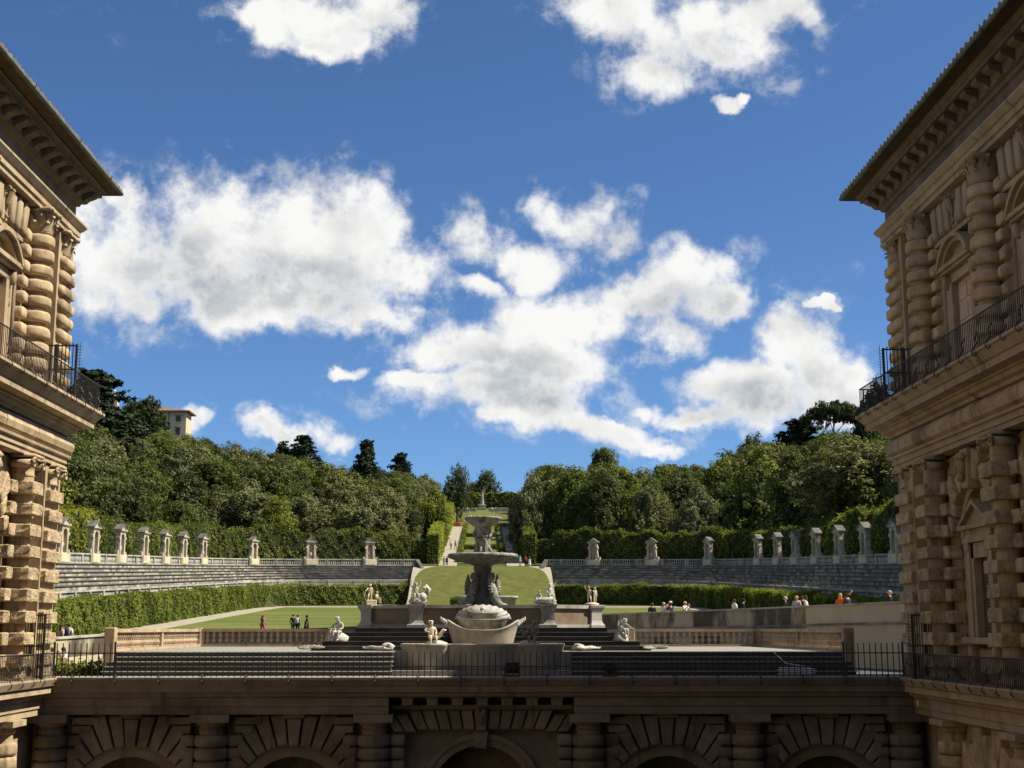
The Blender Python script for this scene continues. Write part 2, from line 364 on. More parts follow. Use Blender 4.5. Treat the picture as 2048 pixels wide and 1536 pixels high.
mat('wall_plain', [(.25, (.42, .36, .25)), (.75, (.54, .475, .34))], .35, 6, .92, .1, 6, (1,1,.4), big=(.12, (.33, .29, .21), .52, .75), streak=.3)
mat('wall_stained', [(.3, (.055, .05, .042)), (.5, (.20, .18, .145)), (.75, (.40, .36, .28))], .6, 8, .92, .25, 6, (1,1,.35))
mat('villa_wall', [(.3, (.46, .40, .28)), (.7, (.54, .48, .345))], .2, 4, .9)
mat('villa_dark', [(.3, (.05, .045, .04)), (.7, (.09, .08, .07))], 1, 3, .6)
mat('grass', [(.25, (.050, .074, .012)), (.5, (.082, .106, .018)), (.8, (.120, .138, .030))], 1.1, 9, .95, .8, 3, (.35, 1, 1), bdist=.05, big=(.16, (.120, .128, .034), .46, .62))
mat('grass_dry', [(0.25, (0.057, 0.067, 0.013)), (0.5, (0.086, 0.092, 0.021)), (0.8, (0.123, 0.121, 0.034))], .8, 8, .95, .8, 3, bdist=.05)
mat('earth', [(.25, (.035, .040, .016)), (.7, (.075, .075, .035))], .3, 7, .95)
mat('gravel', [(.25, (.22, .195, .15)), (.55, (.31, .28, .22)), (.85, (.38, .345, .28))], .8, 8, .95, .3, 6)
mat('paving_shade', [(.3, (.05, .055, .065)), (.7, (.085, .09, .10))], 1.2, 5, .7)  # side terrace floor, the shade beside the wing put into its colour
mat('water', [(.3, (.02, .025, .02)), (.7, (.035, .04, .03))], 1, 3, .08, spec=.5)
mat('bark', [(.3, (.04, .03, .02)), (.7, (.10, .078, .055))], 2, 6, .95)
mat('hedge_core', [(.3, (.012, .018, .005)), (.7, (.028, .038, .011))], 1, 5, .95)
mat('white_metal', [(.3, (.6, .6, .6)), (.7, (.7, .7, .7))], 3, 3, .4)
mat('black_box', [(.3, (.015, .015, .017)), (.7, (.03, .03, .032))], 3, 3, .5)
mat('cable', [(.3, (.45, .46, .48)), (.7, (.6, .6, .62))], 3, 3, .5)
mat('orange_barrier', [(.3, (.65, .13, .03)), (.7, (.75, .18, .05))], 3, 3, .6)
leafmat('leaf_oak', (0.025, 0.039, 0.011), (0.139, 0.168, 0.048))
leafmat('leaf_holm', (0.022, 0.031, 0.011), (0.110, 0.130, 0.052))
leafmat('leaf_olive', (0.052, 0.062, 0.029), (0.226, 0.237, 0.120))
leafmat('leaf_bright', (0.043, 0.064, 0.011), (0.207, 0.242, 0.055))
leafmat('leaf_conifer', (.010, .018, .010), (.034, .048, .026), .08)
leafmat('leaf_pine', (.022, .032, .012), (.062, .078, .028), .1)
leafmat('leaf_hedge', (0.037, 0.057, 0.008), (0.219, 0.251, 0.049), .3, .22)
leafmat('leaf_hedge_dark', (0.028, 0.042, 0.009), (0.17, 0.2, 0.045), .25, .16)
leafmat('leaf_hedge_yellow', (0.08, 0.1, 0.014), (0.34, 0.36, 0.07), .3, .3)

# ------------------------------------------------------------------ palace wings
XW, YEND = 18.2, 55.9
wm = lambda y, z, o: (XW - o, y, z)
def wing_sweep(prof, name, m, parent, y0=-4.):
    return MB().sweep(prof, [lambda o: (XW - o, y0), lambda o: (XW - o, YEND + o), lambda o: (45., YEND + o)]).build(name, m, parent)
def arch_wall(mb, mp, u0, u1, v0, v1, uc, vc, r, o0, o1, n=20):
    def quad(a, b, c, d): mb.add([a, b, c, d], [(0, 1, 2, 3)])
    quad(mp(u0, v0, o1), mp(uc-r, v0, o1), mp(uc-r, v1, o1), mp(u0, v1, o1))
    quad(mp(uc+r, v0, o1), mp(u1, v0, o1), mp(u1, v1, o1), mp(uc+r, v1, o1))
    P = [(uc - r*math.cos(math.pi*i/n), vc + r*math.sin(math.pi*i/n)) for i in range(n+1)]
    for a, b in zip(P, P[1:]):
        quad(mp(*a, o1), mp(*b, o1), mp(b[0], v1, o1), mp(a[0], v1, o1))
        quad(mp(*a, o0), mp(*b, o0), mp(*b, o1), mp(*a, o1))
    for s in (-1, 1): quad(mp(uc+s*r, v0, o0), mp(uc+s*r, vc, o0), mp(uc+s*r, vc, o1), mp(uc+s*r, v0, o1))
    return mb
def ring_arch(mb, mp, uc, vc, r0, r1, o0, o1, a0=0, a1=math.pi, n=24):
    for i in range(n):
        a, b = a0 + (a1-a0)*i/n, a0 + (a1-a0)*(i+1)/n
        q = [(uc+r*math.cos(t), vc+r*math.sin(t)) for r, t in ((r0,a),(r1,a),(r1,b),(r0,b))]
        mb.add([mp(*p, o1) for p in q] + [mp(*p, o0) for p in q], [(0,1,2,3),(1,5,6,2),(0,3,7,4)] + ([(0,4,5,1)] if i == 0 else []) + ([(3,2,6,7)] if i == n-1 else []))
    return mb
def voussoir(mp, uc, vc, r0, r1, a, da, umax, vmax, o0, o1, b=.05):
    poly = []
    for t in (a-da, a+da): poly.append((uc + r0*math.cos(t), vc + r0*math.sin(t)))
    for t in (a+da, a, a-da):
        r = min(r1, (vmax-vc)/max(math.sin(t), .05), umax/max(abs(math.cos(t)), .01)); r = max(r, r0+.25)
        poly.append((uc + r*math.cos(t), vc + r*math.sin(t)))
    return MB().slab(poly, mp, o0, o1, b)

def corinthian(half=False):
    mb = MB(); mb.lathe([(.44, 0), (.5, .03), (.5, .08), (.45, .1), (.44, .45), (.5, .75), (.6, .86)], 16)
    for row, (z0, h, off) in enumerate(((.08, .36, 0), (.10, .62, math.pi/8))):
        for k in range(8):
            a = 2*math.pi*k/8 + off; ca, sa = math.cos(a), math.sin(a); r = .47
            pr = [(r, z0, .15), (r+.04, z0+h*.6, .17), (r+.11, z0+h*.92, .13), (r+.20, z0+h, .08), (r+.23, z0+h-.09, .04)]
            vs = []
            for q, z, w in pr:
                for sg in (-1, 0, 1):
                    rr = q + (.05 if sg == 0 else 0); vs.append((rr*ca - sg*w*sa, rr*sa + sg*w*ca, z))
            mb.add(vs, [(i*3+j, i*3+j+1, i*3+j+4, i*3+j+3) for i in range(4) for j in range(2)])
    for k in range(4):
        a = math.pi/4 + k*math.pi/2; ca, sa = math.cos(a), math.sin(a)
        pts = [(.45, .45)] + [(.62 + .11*(1-t/9)*math.cos(2.6-t*1.0), .76 + .11*(1-t/9)*math.sin(2.6-t*1.0)) for t in range(8)]
        mb.tube([(q*ca, q*sa, z) for q, z in pts], [.05, .055, .055, .05, .05, .045, .04, .035, .03], 6)
        mb.ell((.62*ca, .62*sa, .76), (.07, .07, .07), 5)
        b = k*math.pi/2; mb.ell((.6*math.cos(b), .6*math.sin(b), .9), (.1, .1, .1), 5)
    pl = []
    for k in range(4):
        a = math.pi/4 + k*math.pi/2
        pl += [(.86*math.cos(a-.1), .86*math.sin(a-.1)), (.86*math.cos(a+.1), .86*math.sin(a+.1)), (.57*math.cos(a+math.pi/4), .57*math.sin(a+math.pi/4))]
    n = len(pl); mb.add([(x, y, .86) for x, y in pl] + [(x*1.04, y*1.04, 1.0) for x, y in pl], [tuple(range(n))[::-1], tuple(range(n, 2*n))] + [(i, (i+1) % n, (i+1) % n+n, i+n) for i in range(n)])
    return mb
def ionic(w=.5):
    mb = MB(); mb.lathe([(.43, 0), (.48, .05), (.43, .1), (.43, .4), (.52, .46), (.56, .54)], 16)
    mb.box(-.62, .3, -.6, .6, .72, .85)
    for s in (-1, 1):
        pts = [(-.56, s*(.2 + .0*t), .66) for t in range(1)] + [(-.60, s*(.54 + .21*(1-t/12)*math.cos(1.57-t*.85)), .48 + .21*(1-t/12)*math.sin(1.57-t*.85)) for t in range(11)]
        mb.tube(pts, [.06]*2 + [.055, .05, .05, .045, .045, .04, .04, .035, .03, .03][:len(pts)-2], 6)
        mb.tube([(-.56, s*.54, .48), (.25, s*.54, .48)], [.17, .15], 10)
    mb.tube([(-.56, -.4, .66), (-.56, .4, .66)], .06, 6)
    return mb

from mathutils import noise as mnoise
def roughen(me, amp, fq, seed):
    bm = bmesh.new(); bm.from_mesh(me); bmesh.ops.subdivide_edges(bm, edges=bm.edges[:], cuts=2, use_grid_fill=True) if len(bm.faces) < 40 else None
    bm.normal_update()
    for v in bm.verts:
        p = v.co*fq + Vector((seed*3.7, seed*1.3, seed*9.1)); v.co += v.normal*amp*(mnoise.noise(p) + .6*mnoise.noise(p*2.3))
    bm.to_mesh(me); bm.free(); return me
CORINTH = corinthian().mesh('corinthian_capital', True); IONIC = ionic().mesh('ionic_capital', True)
DRUM = MB().lathe([(.42, -.225), (.56, -.215), (.61, -.165), (.625, -.09), (.625, .09), (.61, .165), (.56, .215), (.42, .225)], 26).mesh('drum', True)
DRUMS = []
for q_ in range(4): DRUMS.append(roughen(DRUM.copy(), .026, 4.2, q_)); DRUMS[-1].materials.append(M['stone'])
BANDR = MB().lathe([(.52, -.23), (.60, -.225), (.66, -.15), (.68, 0), (.66, .15), (.60, .225), (.52, .23)], 18).mesh('drum', True)
CUSH = {}
def cushm(w, h, d):
    k = (w, h, d, random.randrange(4) if h < 1 else 9)
    if k not in CUSH: CUSH[k] = roughen(MB().cush(-d, d*.6, -w/2, w/2, -h/2, h/2, 8, .32).mesh('cushion_block', True), .024, 4.5, k[3]+w)
    return CUSH[k]
RB = {}
def rblock(w, h, d):
    k = (w, h, d, random.randrange(5))
    if k not in RB: RB[k] = roughen(MB().cbox(-d, d*.4, -w/2, w/2, -h/2, h/2, .035).mesh('rustic_block'), .035, 5., k[3]+w)
    return RB[k]
for me_ in (CORINTH, IONIC): me_.materials.append(M['stone_smooth'])
for me_ in (DRUM,): me_.materials.append(M['stone'])
BANDR.materials.append(M['stone_grotto'])
YC = [52.2, 45.2, 38.2]

def railing_bars(mb, p0, p1, h, sp=.17, w=.011, z0=.0):
    p0, p1 = Vector(p0), Vector(p1); L = (p1-p0).length; n = int(L/sp)
    for i in range(n+1):
        p = p0.lerp(p1, i/n); mb.box(p.x-w, p.x+w, p.y-w, p.y+w, p.z+z0, p.z+h)
    return mb

def build_wing():
    T = thing('palace_wing', 'shaded stone palace wing with two storeys of banded columns beside the ramp wall', 'palace wing')
    b = MB().box(XW+.5, 45, -4, YEND+.6, -11, 20.4); b.build('wall', 'stone_smooth', T)
    MB().box(0, 45, -18, -2.2, -11, 21).build('rear_range', 'stone_smooth', T)
    # wall skins
    s = MB()
    for yc in (48.7, 41.7): arch_wall(s, wm, yc-3.5, yc+3.5, 0, 8.5, yc, 5.25, 1.75, -.5, 0)
    s.slab([(52.2, 0), (YEND, 0), (YEND, 8.5), (52.2, 8.5)], wm, -.5, 0)
    s.slab([(-4, 0), (38.2, 0), (38.2, 8.5), (-4, 8.5)], wm, -.5, 0)
    s.build('main_floor_wall', 'stone_smooth', T)
    MB().slab([(-4, 11), (YEND, 11), (YEND, 20.4), (-4, 20.4)], wm, -.5, .0).build('upper_floor_wall', 'stone_smooth', T)
    s = MB()
    for yc in (48.7, 41.7): arch_wall(s, wm, yc-3.5, yc+3.5, -11, -1.4, yc, -5.2, 1.9, -.5, 0)
    s.slab([(52.2, -11), (YEND+1.5, -11), (YEND+1.5, -1.3), (52.2, -1.3)], wm, -.5, 0); s.slab([(-4, -11), (38.2, -11), (38.2, -1.4), (-4, -1.4)], wm, -.5, 0)
    s.build('ground_floor_wall', 'stone_smooth', T)
    # entablatures
    wing_sweep([(0,-1.45),(.72,-1.45),(.72,-1.2),(.78,-1.18),(.78,-.8),(.95,-.76),(.98,-.62),(1.2,-.58),(1.2,-.34),(1.3,-.3),(1.42,-.06),(1.42,0),(0,0)], 'ground_entablature', 'stone_smooth', T)
    wing_sweep([(0,8.5),(.72,8.5),(.72,8.68),(.79,8.7),(.79,8.9),(.9,8.94),(.92,9.04),(.6,9.05)], 'architrave', 'stone_smooth', T)
    fp = [(.6,9.06),(.78,9.08),(.95,9.2),(1.02,9.42),(.95,9.66),(.78,9.8),(.6,9.81)]
    ye = YEND + .9; yy = ye
    wing_sweep([(.5, 9.0), (.62, 9.06), (.62, 9.82), (.5, 9.9)], 'frieze_core', 'stone_smooth', T)
    MB().sweep(fp, [lambda o: (XW-o, 54.2), lambda o: (XW-o, YEND+o), lambda o: (45., YEND+o)]).build('frieze_block', 'stone_smooth', T)
    yy = 54.18
    while yy > 26:
        L = random.choice((1.25, 1.5, 1.9, 2.3)); d = random.uniform(-.012, .012)
        MB().sweep([(o+d if .6 < o else o, z) for o, z in fp], [lambda o, y=yy-L+.025: (XW-o, y), lambda o, y=yy: (XW-o, y)], True).build('frieze_block', 'stone', T); yy -= L
    wing_sweep([(.6,9.82),(.86,9.86),(.9,9.98),(1.08,10.04),(1.12,10.18),(1.2,10.2),(1.2,10.28),(1.6,10.32),(1.6,10.56),(1.68,10.6),(1.86,10.85),(1.95,10.9),(1.95,11.0),(0,11.0)], 'balcony_cornice', 'stone_smooth', T)
    wing_sweep([(0,18.3),(.72,18.3),(.72,18.5),(.8,18.52),(.8,18.76),(.88,18.8),(1.02,18.98),(1.02,19.06),(.6,19.08)], 'upper_architrave', 'stone_smooth', T)
    wing_sweep([(.6,19.08),(.6,19.86),(.72,19.9),(.76,20.02),(.9,20.06),(.9,20.5)], 'frieze', 'stone_weathered_shade', T)
    wing_sweep([(.9,20.5),(1.44,20.52),(1.44,20.68),(1.50,20.70),(1.53,20.76),(1.60,20.80),(1.60,20.86),(.3,20.88)], 'corona', 'stone_weathered_shade', T)
    # cushion joints in the frieze
    cn = bpy.data.objects[-1] if False else None
    MOD = MB()
    pts = [(.0,.0),(.74,.02),(.78,.1),(.70,.2),(.5,.26),(.30,.30),(.12,.42),(0,.44)]
    n = len(pts); MOD.add([(-o, -.24, -z) for o, z in pts] + [(-o, .24, -z) for o, z in pts], [tuple(range(n)), tuple(range(n, 2*n))[::-1]] + [(i, i+n, (i+1) % n + n, (i+1) % n) for i in range(n)])
    MOD.tube([(-.68, -.25, -.12), (-.68, .25, -.12)], .09, 8)
    mm = MOD.mesh('modillion'); mm.materials.append(M['stone_weathered_shade'])
    y = 56.6
    while y > 24:
        obj('modillion', mm, None, T, (XW-.88, y, 20.51), 0, (.66, 1, 1)); y -= 1.1
    # gutter and roof
    MB().tube([(XW-2.12, -4, 20.93), (XW-2.12, YEND+2.05, 20.93), (45, YEND+2.05, 20.93)], .09, 8).build('gutter', 'gutter', T, True)
    MB().sweep([(2.05, 20.98), (-12, 26.0), (-24, 21.5)], [lambda o: (XW-o, -4.), lambda o: (XW-o, YEND+o), lambda o: (45., YEND+o)]).build('roof', 'tile', T)
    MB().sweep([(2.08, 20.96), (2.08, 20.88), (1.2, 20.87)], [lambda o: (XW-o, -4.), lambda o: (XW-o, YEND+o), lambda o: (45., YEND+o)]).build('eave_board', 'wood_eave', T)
    tm = MB()
    for k in range(8):
        a0, a1 = math.pi*k/8, math.pi*(k+1)/8
        tm.add([(0, .14*math.cos(a0), .16*math.sin(a0)), (0, .14*math.cos(a1), .16*math.sin(a1)), (5, .14*math.cos(a1), 1.785+.16*math.sin(a1)), (5, .14*math.cos(a0), 1.785+.16*math.sin(a0))], [(0,1,2,3)])
    tm.add([(0, .14*math.cos(math.pi*k/8), .16*math.sin(math.pi*k/8)) for k in range(9)], [tuple(range(9))])
    tmm = tm.mesh('roof_tile'); tmm.materials.append(M['tile'])
    for i in range(82): obj('roof_tile', tmm, None, T, (XW-2.16 + random.uniform(-.02, .02), 57.8 - i*.42, 20.97))
    hk = MB().tube([(0,0,0), (-.25,0,-.05), (-.32,0,.16)], .025, 5).mesh('snow_hook'); hk.materials.append(M['gutter'])
    for y in (56.0, 51.5, 46.0, 40.5): obj('gutter_hook', hk, None, T, (XW-1.98, y, 20.9), .5)
    # ------------- main floor columns
    def mainfloor_column(y, pil=False):
        mb = MB()
        if not pil:
            mb.lathe([(.6,.0),(.6,.22),(.54,.25),(.56,.34),(.46,.4),(.43,.6),(.43,7.65)], 18, (XW-.5, y, 0))
            mb.box(XW-1.1, XW, y-.62, y+.62, -.0, .12)
            mb.box(XW-.12, XW+.05, y-1.22, y+1.22, .12, 8.4)
        else: mb.box(XW-.62, XW+.3, y-.75, YEND+.62, 0, 8.4); mb.box(XW-.75, XW+.2, y-.8, YEND+.75, 0, .4)
        c = mb.build('column' if not pil else 'corner_pilaster', 'stone_smooth', T)
        z = 7.2
        while z > .5:
            if not pil:
                obj('rustic_block', rblock(1.18, .47, .62), 'stone_rough', c, (XW-.55+random.uniform(-.03,.03), y+random.uniform(-.02,.02), z+random.uniform(-.012,.012)), random.uniform(-.02,.02), (1, random.uniform(.96,1.04), random.uniform(.95,1.05)))
                for s_ in (-1, 1): obj('rustic_block', rblock(.62, .47, .40), 'stone_rough', c, (XW-.2, y+s_*.98, z))
            else: obj('rustic_block', rblock(1.75, .47, .62), 'stone_rough', c, (XW-.22, y+.28, z))
            z -= .81
        o = obj('ionic_capital', IONIC, None, c, (XW-.5, y, 7.65)) if not pil else obj('ionic_capital', IONIC, None, c, (XW-.35, y+.25, 7.65))
    for y in YC: mainfloor_column(y)
    mainfloor_column(55.3, True)
    # ------------- main floor arch, voussoirs, window
    for yc in (48.7, 41.7):
        arc = ring_arch(MB(), wm, yc, 5.25, 1.75, 2.05, -.02, .14).build('arch_ring', 'stone_smooth', T)
        for k in range(11):
            a = R(14 + k*15.2)
            if k == 5: continue
            voussoir(wm, yc, 5.25, 2.05, 2.75 if k % 2 else 3.15, a, R(6.6), 2.35, 8.42, .0, .42 if k % 2 else .5, .05).build('voussoir', 'stone_rough', arc)
        key = MB().slab([(yc-.24, 6.95), (yc+.24, 6.95), (yc+.36, 8.4), (yc-.36, 8.4)], wm, 0, .62, .05).build('keystone', 'stone', arc)
        k2 = MB(); k2.ell((XW-.72, yc, 7.75), (.2, .24, .32), 7, .08); k2.ell((XW-.9, yc, 7.7), (.07, .06, .11), 4); k2.ell((XW-.7, yc, 8.1), (.22, .34, .16), 6, .12); k2.ell((XW-.75, yc, 7.35), (.16, .18, .2), 6, .15)
        k2.build('mask_head', 'stone_smooth', arc, True)
        im = lambda u, v, o: (XW+.5-o, u, v)
        w = MB()
        for s_ in (-1, 1):
            w.box(XW+.02, XW+.5, yc+s_*.8-.12, yc+s_*.8+.12, 1.6, 5.0); w.box(XW-.05, XW+.5, yc+s_*1.1-.17, yc+s_*1.1+.17, 1.55, 5.0)
            w.box(XW-.1, XW+.5, yc+s_*1.1-.2, yc+s_*1.1+.2, 4.75, 5.02)
        w.box(XW+.02, XW+.5, yc-.95, yc+.95, 4.45, 5.0); w.box(XW-.12, XW+.5, yc-1.4, yc+1.4, 5.02, 5.2); w.box(XW-.05, XW+.5, yc-1.3, yc+1.3, 5.2, 5.5)
        wi = w.build('window', 'stone_smooth', T); wi.location.x = -.22
        p = MB(); p.box(XW-.22, XW+.5, yc-1.55, yc+1.55, 5.5, 5.66)
        for s_ in (-1, 1):
            p.slab([(yc+s_*1.55, 5.66), (yc+s_*1.35, 5.66), (yc, 6.38), (yc, 6.58)], im, 0, .72)
        p.slab([(yc-1.35, 5.66), (yc+1.35, 5.66), (yc, 6.38)], im, 0, .5); p.build('pediment', 'stone_smooth', wi)
        for s_ in (-1, 1):
            sh = MB(); c0 = yc + s_*.35
            sh.box(XW+.28, XW+.34, c0-.34, c0-.27, 1.62, 4.42); sh.box(XW+.28, XW+.34, c0+.27, c0+.34, 1.62, 4.42); sh.box(XW+.36, XW+.4, c0-.3, c0+.3, 1.62, 4.42)
            for zz in (1.62, 2.95, 4.34): sh.box(XW+.28, XW+.34, c0-.27, c0+.27, zz, zz+.1)
            for i in range(24):
                z = 1.74 + i*.111; sh.add([(XW+.30, c0-.27, z), (XW+.30, c0+.27, z), (XW+.36, c0+.27, z+.1), (XW+.36, c0-.27, z+.1), (XW+.31, c0-.27, z-.015), (XW+.31, c0+.27, z-.015)], [(0,1,2,3), (0,4,5,1)])
            sh.build('shutter', 'shutter', wi)
        MB().cbox(XW-.3, XW+.5, yc-1.5, yc+1.5, 1.36, 1.6, .04).build('sill', 'stone_smooth', wi)
        for s_ in (-1, 1):
            MB().cush(XW-.2, XW+.5, yc+s_*1.15-.16, yc+s_*1.15+.16, .75, 1.36, 6, .5).build('sill_bracket', 'stone_smooth', wi, True)
        MB().cbox(XW+.1, XW+.5, yc-.9, yc+.9, .3, 1.2, .06).build('apron_panel', 'stone_smooth', wi)
    # ------------- upper floor columns
    def upper_column(y, pil=False):
        mb = MB()
        if not pil:
            mb.lathe([(.66,11.0),(.66,11.22),(.58,11.26),(.6,11.36),(.5,11.42),(.43,11.6),(.43,17.3)], 18, (XW-.55, y, 0))
            mb.box(XW-.22, XW+.05, y-1.3, y+1.3, 11.0, 18.3)
        else: mb.box(XW-.6, XW+.3, y-.75, YEND+.6, 11, 18.3)
        c = mb.build('column' if not pil else 'corner_pilaster', 'stone_smooth', T, not pil)
        z = 17.02; i = 0
        while z > 11.6:
            if not pil:
                obj('drum', random.choice(DRUMS), None, c, (XW-.55, y, z), random.random()*6, (random.uniform(.96,1.03), random.uniform(.96,1.03), random.uniform(.9,1.05)))
                for s_ in (-1, 1): obj('cushion_block', cushm(.60, .45, .44), 'stone', c, (XW-.12+random.uniform(-.03,.03), y+s_*.98, z), random.uniform(-.05,.05), (random.uniform(.92,1.06), random.uniform(.94,1.04), random.uniform(.92,1.04)))
            else: obj('cushion_block', cushm(1.75, .45, .62), 'stone', c, (XW-.22+random.uniform(-.03,.02), y+.30, z), random.uniform(-.015,.015), (1, 1, random.uniform(.93,1.04)))
            z -= .62
        if not pil: obj('corinthian_capital', CORINTH, None, c, (XW-.55, y, 17.3))
        else: obj('corinthian_capital', CORINTH, None, c, (XW-.28, y+.22, 17.3), sc_=(1, 1.25, 1))
    for y in YC: upper_column(y)
    upper_column(55.3, True)
    for yc in (48.7, 41.7):
        wi = MB()
        wi.box(XW-.12, XW, yc-2.1, yc-1.45, 11, 16.7); wi.box(XW-.12, XW, yc+1.45, yc+2.1, 11, 16.7)
        for s_ in (-1, 1):
            wi.box(XW-.3, XW, yc+s_*1.12-.16, yc+s_*1.12+.16, 11.05, 15.2); wi.box(XW-.2, XW, yc+s_*1.38-.1, yc+s_*1.38+.1, 11.05, 15.2)
        wi.box(XW-.3, XW, yc-1.28, yc+1.28, 14.9, 15.22)
        win = wi.build('window', 'stone_smooth', T)
        MB().box(XW-.05, XW, yc-.96, yc+.96, 11.05, 14.9).build('blind_panel', 'plaster_line', win)
        pm = MB().cbox(-.045, .0, -.42, .42, -.34, .34, .015).mesh('pane_panel'); pm.materials.append(M['plaster_panel'])
        for i in range(5):
            for s_ in (-1, 1): obj('pane', pm, None, win, (XW-.045, yc+s_*.465, 11.45 + i*.755))
        p = MB(); p.box(XW-.62, XW, yc-1.7, yc+1.7, 15.42, 15.58); p.box(XW-.5, XW, yc-1.6, yc+1.6, 15.3, 15.42); p.box(XW-.25, XW, yc-1.3, yc+1.3, 15.22, 15.3)
        rr = (1.7**2 + 1.0)/2; zc = 15.58 + 1.0 - rr; a_ = math.asin(1.7/rr)
        ring_arch(p, wm, yc, zc, rr-.16, rr, 0, .66, math.pi/2-a_, math.pi/2+a_, 20); ring_arch(p, wm, yc, zc, rr-.32, rr-.17, 0, .5, math.pi/2-a_, math.pi/2+a_, 20)
        tp = [(yc-1.45, 15.58)] + [(yc+(rr-.3)*math.sin(-a_*.9+a_*1.8*k/12), zc+(rr-.3)*math.cos(-a_*.9+a_*1.8*k/12)) for k in range(13)] + [(yc+1.45, 15.58)]
        p.slab(tp, wm, 0, .22); p.build('pediment', 'stone_smooth', win)
        for s_ in (-1, 1):
            cb = MB(); cb.cush(XW-.5, XW, yc+s_*1.42-.15, yc+s_*1.42+.15, 14.72, 15.3, 6, .55); cb.cush(XW-.3, XW, yc+s_*1.42-.13, yc+s_*1.42+.13, 14.2, 14.8, 6, .6); cb.ell((XW-.2, yc+s_*1.42, 14.05), (.12, .1, .2), 5, .1)
            cb.build('console', 'stone_smooth', win, True)
        led = MB().slab([(yc-2.45, 16.66), (yc+2.45, 16.66), (yc+2.45, 16.84), (yc-2.45, 16.84)], wm, 0, .36).build('frieze_ledge', 'stone_smooth', T)
        for k in range(-3, 4):
            y = yc + k*.70
            if k:
                o = obj('bolster', cushm(.50, 1.32, .42), 'stone_smooth', led, (XW-.1, y, 17.55)); o.rotation_euler[0] = -k*.05
            else:
                s2 = MB(); s2.slab([(y-.26, 16.85), (y+.26, 16.85), (y+.3, 18.28), (y-.3, 18.28)], wm, 0, .42, .04)
                for s_ in (-.2, .2): s2.tube([(XW-.5-.16*math.cos(q*.7)*(1-q/14), y+s_, 18.0+.16*math.sin(q*.7)*(1-q/14)) for q in range(11)], .05, 6)
                s2.tube([(XW-.6, y, 17.95), (XW-.48, y, 17.5), (XW-.42, y, 17.1), (XW-.52, y, 16.95)], [.13, .1, .08, .06], 7)
                s2.build('scroll_keystone', 'stone_smooth', led)
    # ------------- ground floor columns
    for y in YC:
        mb = MB().lathe([(.5,-11),(.5,-1.95),(.58,-1.9),(.62,-1.75),(.7,-1.68)], 18, (XW-.25, y, 0)); mb.box(XW-1.0, XW, y-.75, y+.75, -1.68, -1.46)
        c = mb.build('column', 'stone_smooth', T)
        for i in range(17): obj('drum', random.choice(DRUMS), None, c, (XW-.25, y, -2.5-i*.5), 1.*i, (1.08, 1.08, 1.08))
    for yc in (48.7, 41.7):
        arc = ring_arch(MB(), wm, yc, -5.2, 1.9, 2.2, -.02, .12).build('arch_ring', 'stone_smooth', T)
        for k in range(11): voussoir(wm, yc, -5.2, 2.2, 3.4 if k % 2 else 3.9, R(14+k*15.2), R(6.8), 2.6, -1.5, 0, .4, .06).build('voussoir', 'stone', arc)
    return T
wing_r = build_wing()
wing_l = thing('palace_wing', 'sunlit stone palace wing with bulging columns and blind window, facing the sun', 'palace wing', group='palace wings around the courtyard')
wing_r['group'] = 'palace wings around the courtyard'
wing_l.scale = (-1, 1, 1)
def mirror_children(src, dst):
    for ch in list(src.children):
        c = ch.copy(); C.objects.link(c); c.parent = dst
        mirror_children(ch, c)
mirror_children(wing_r, wing_l)

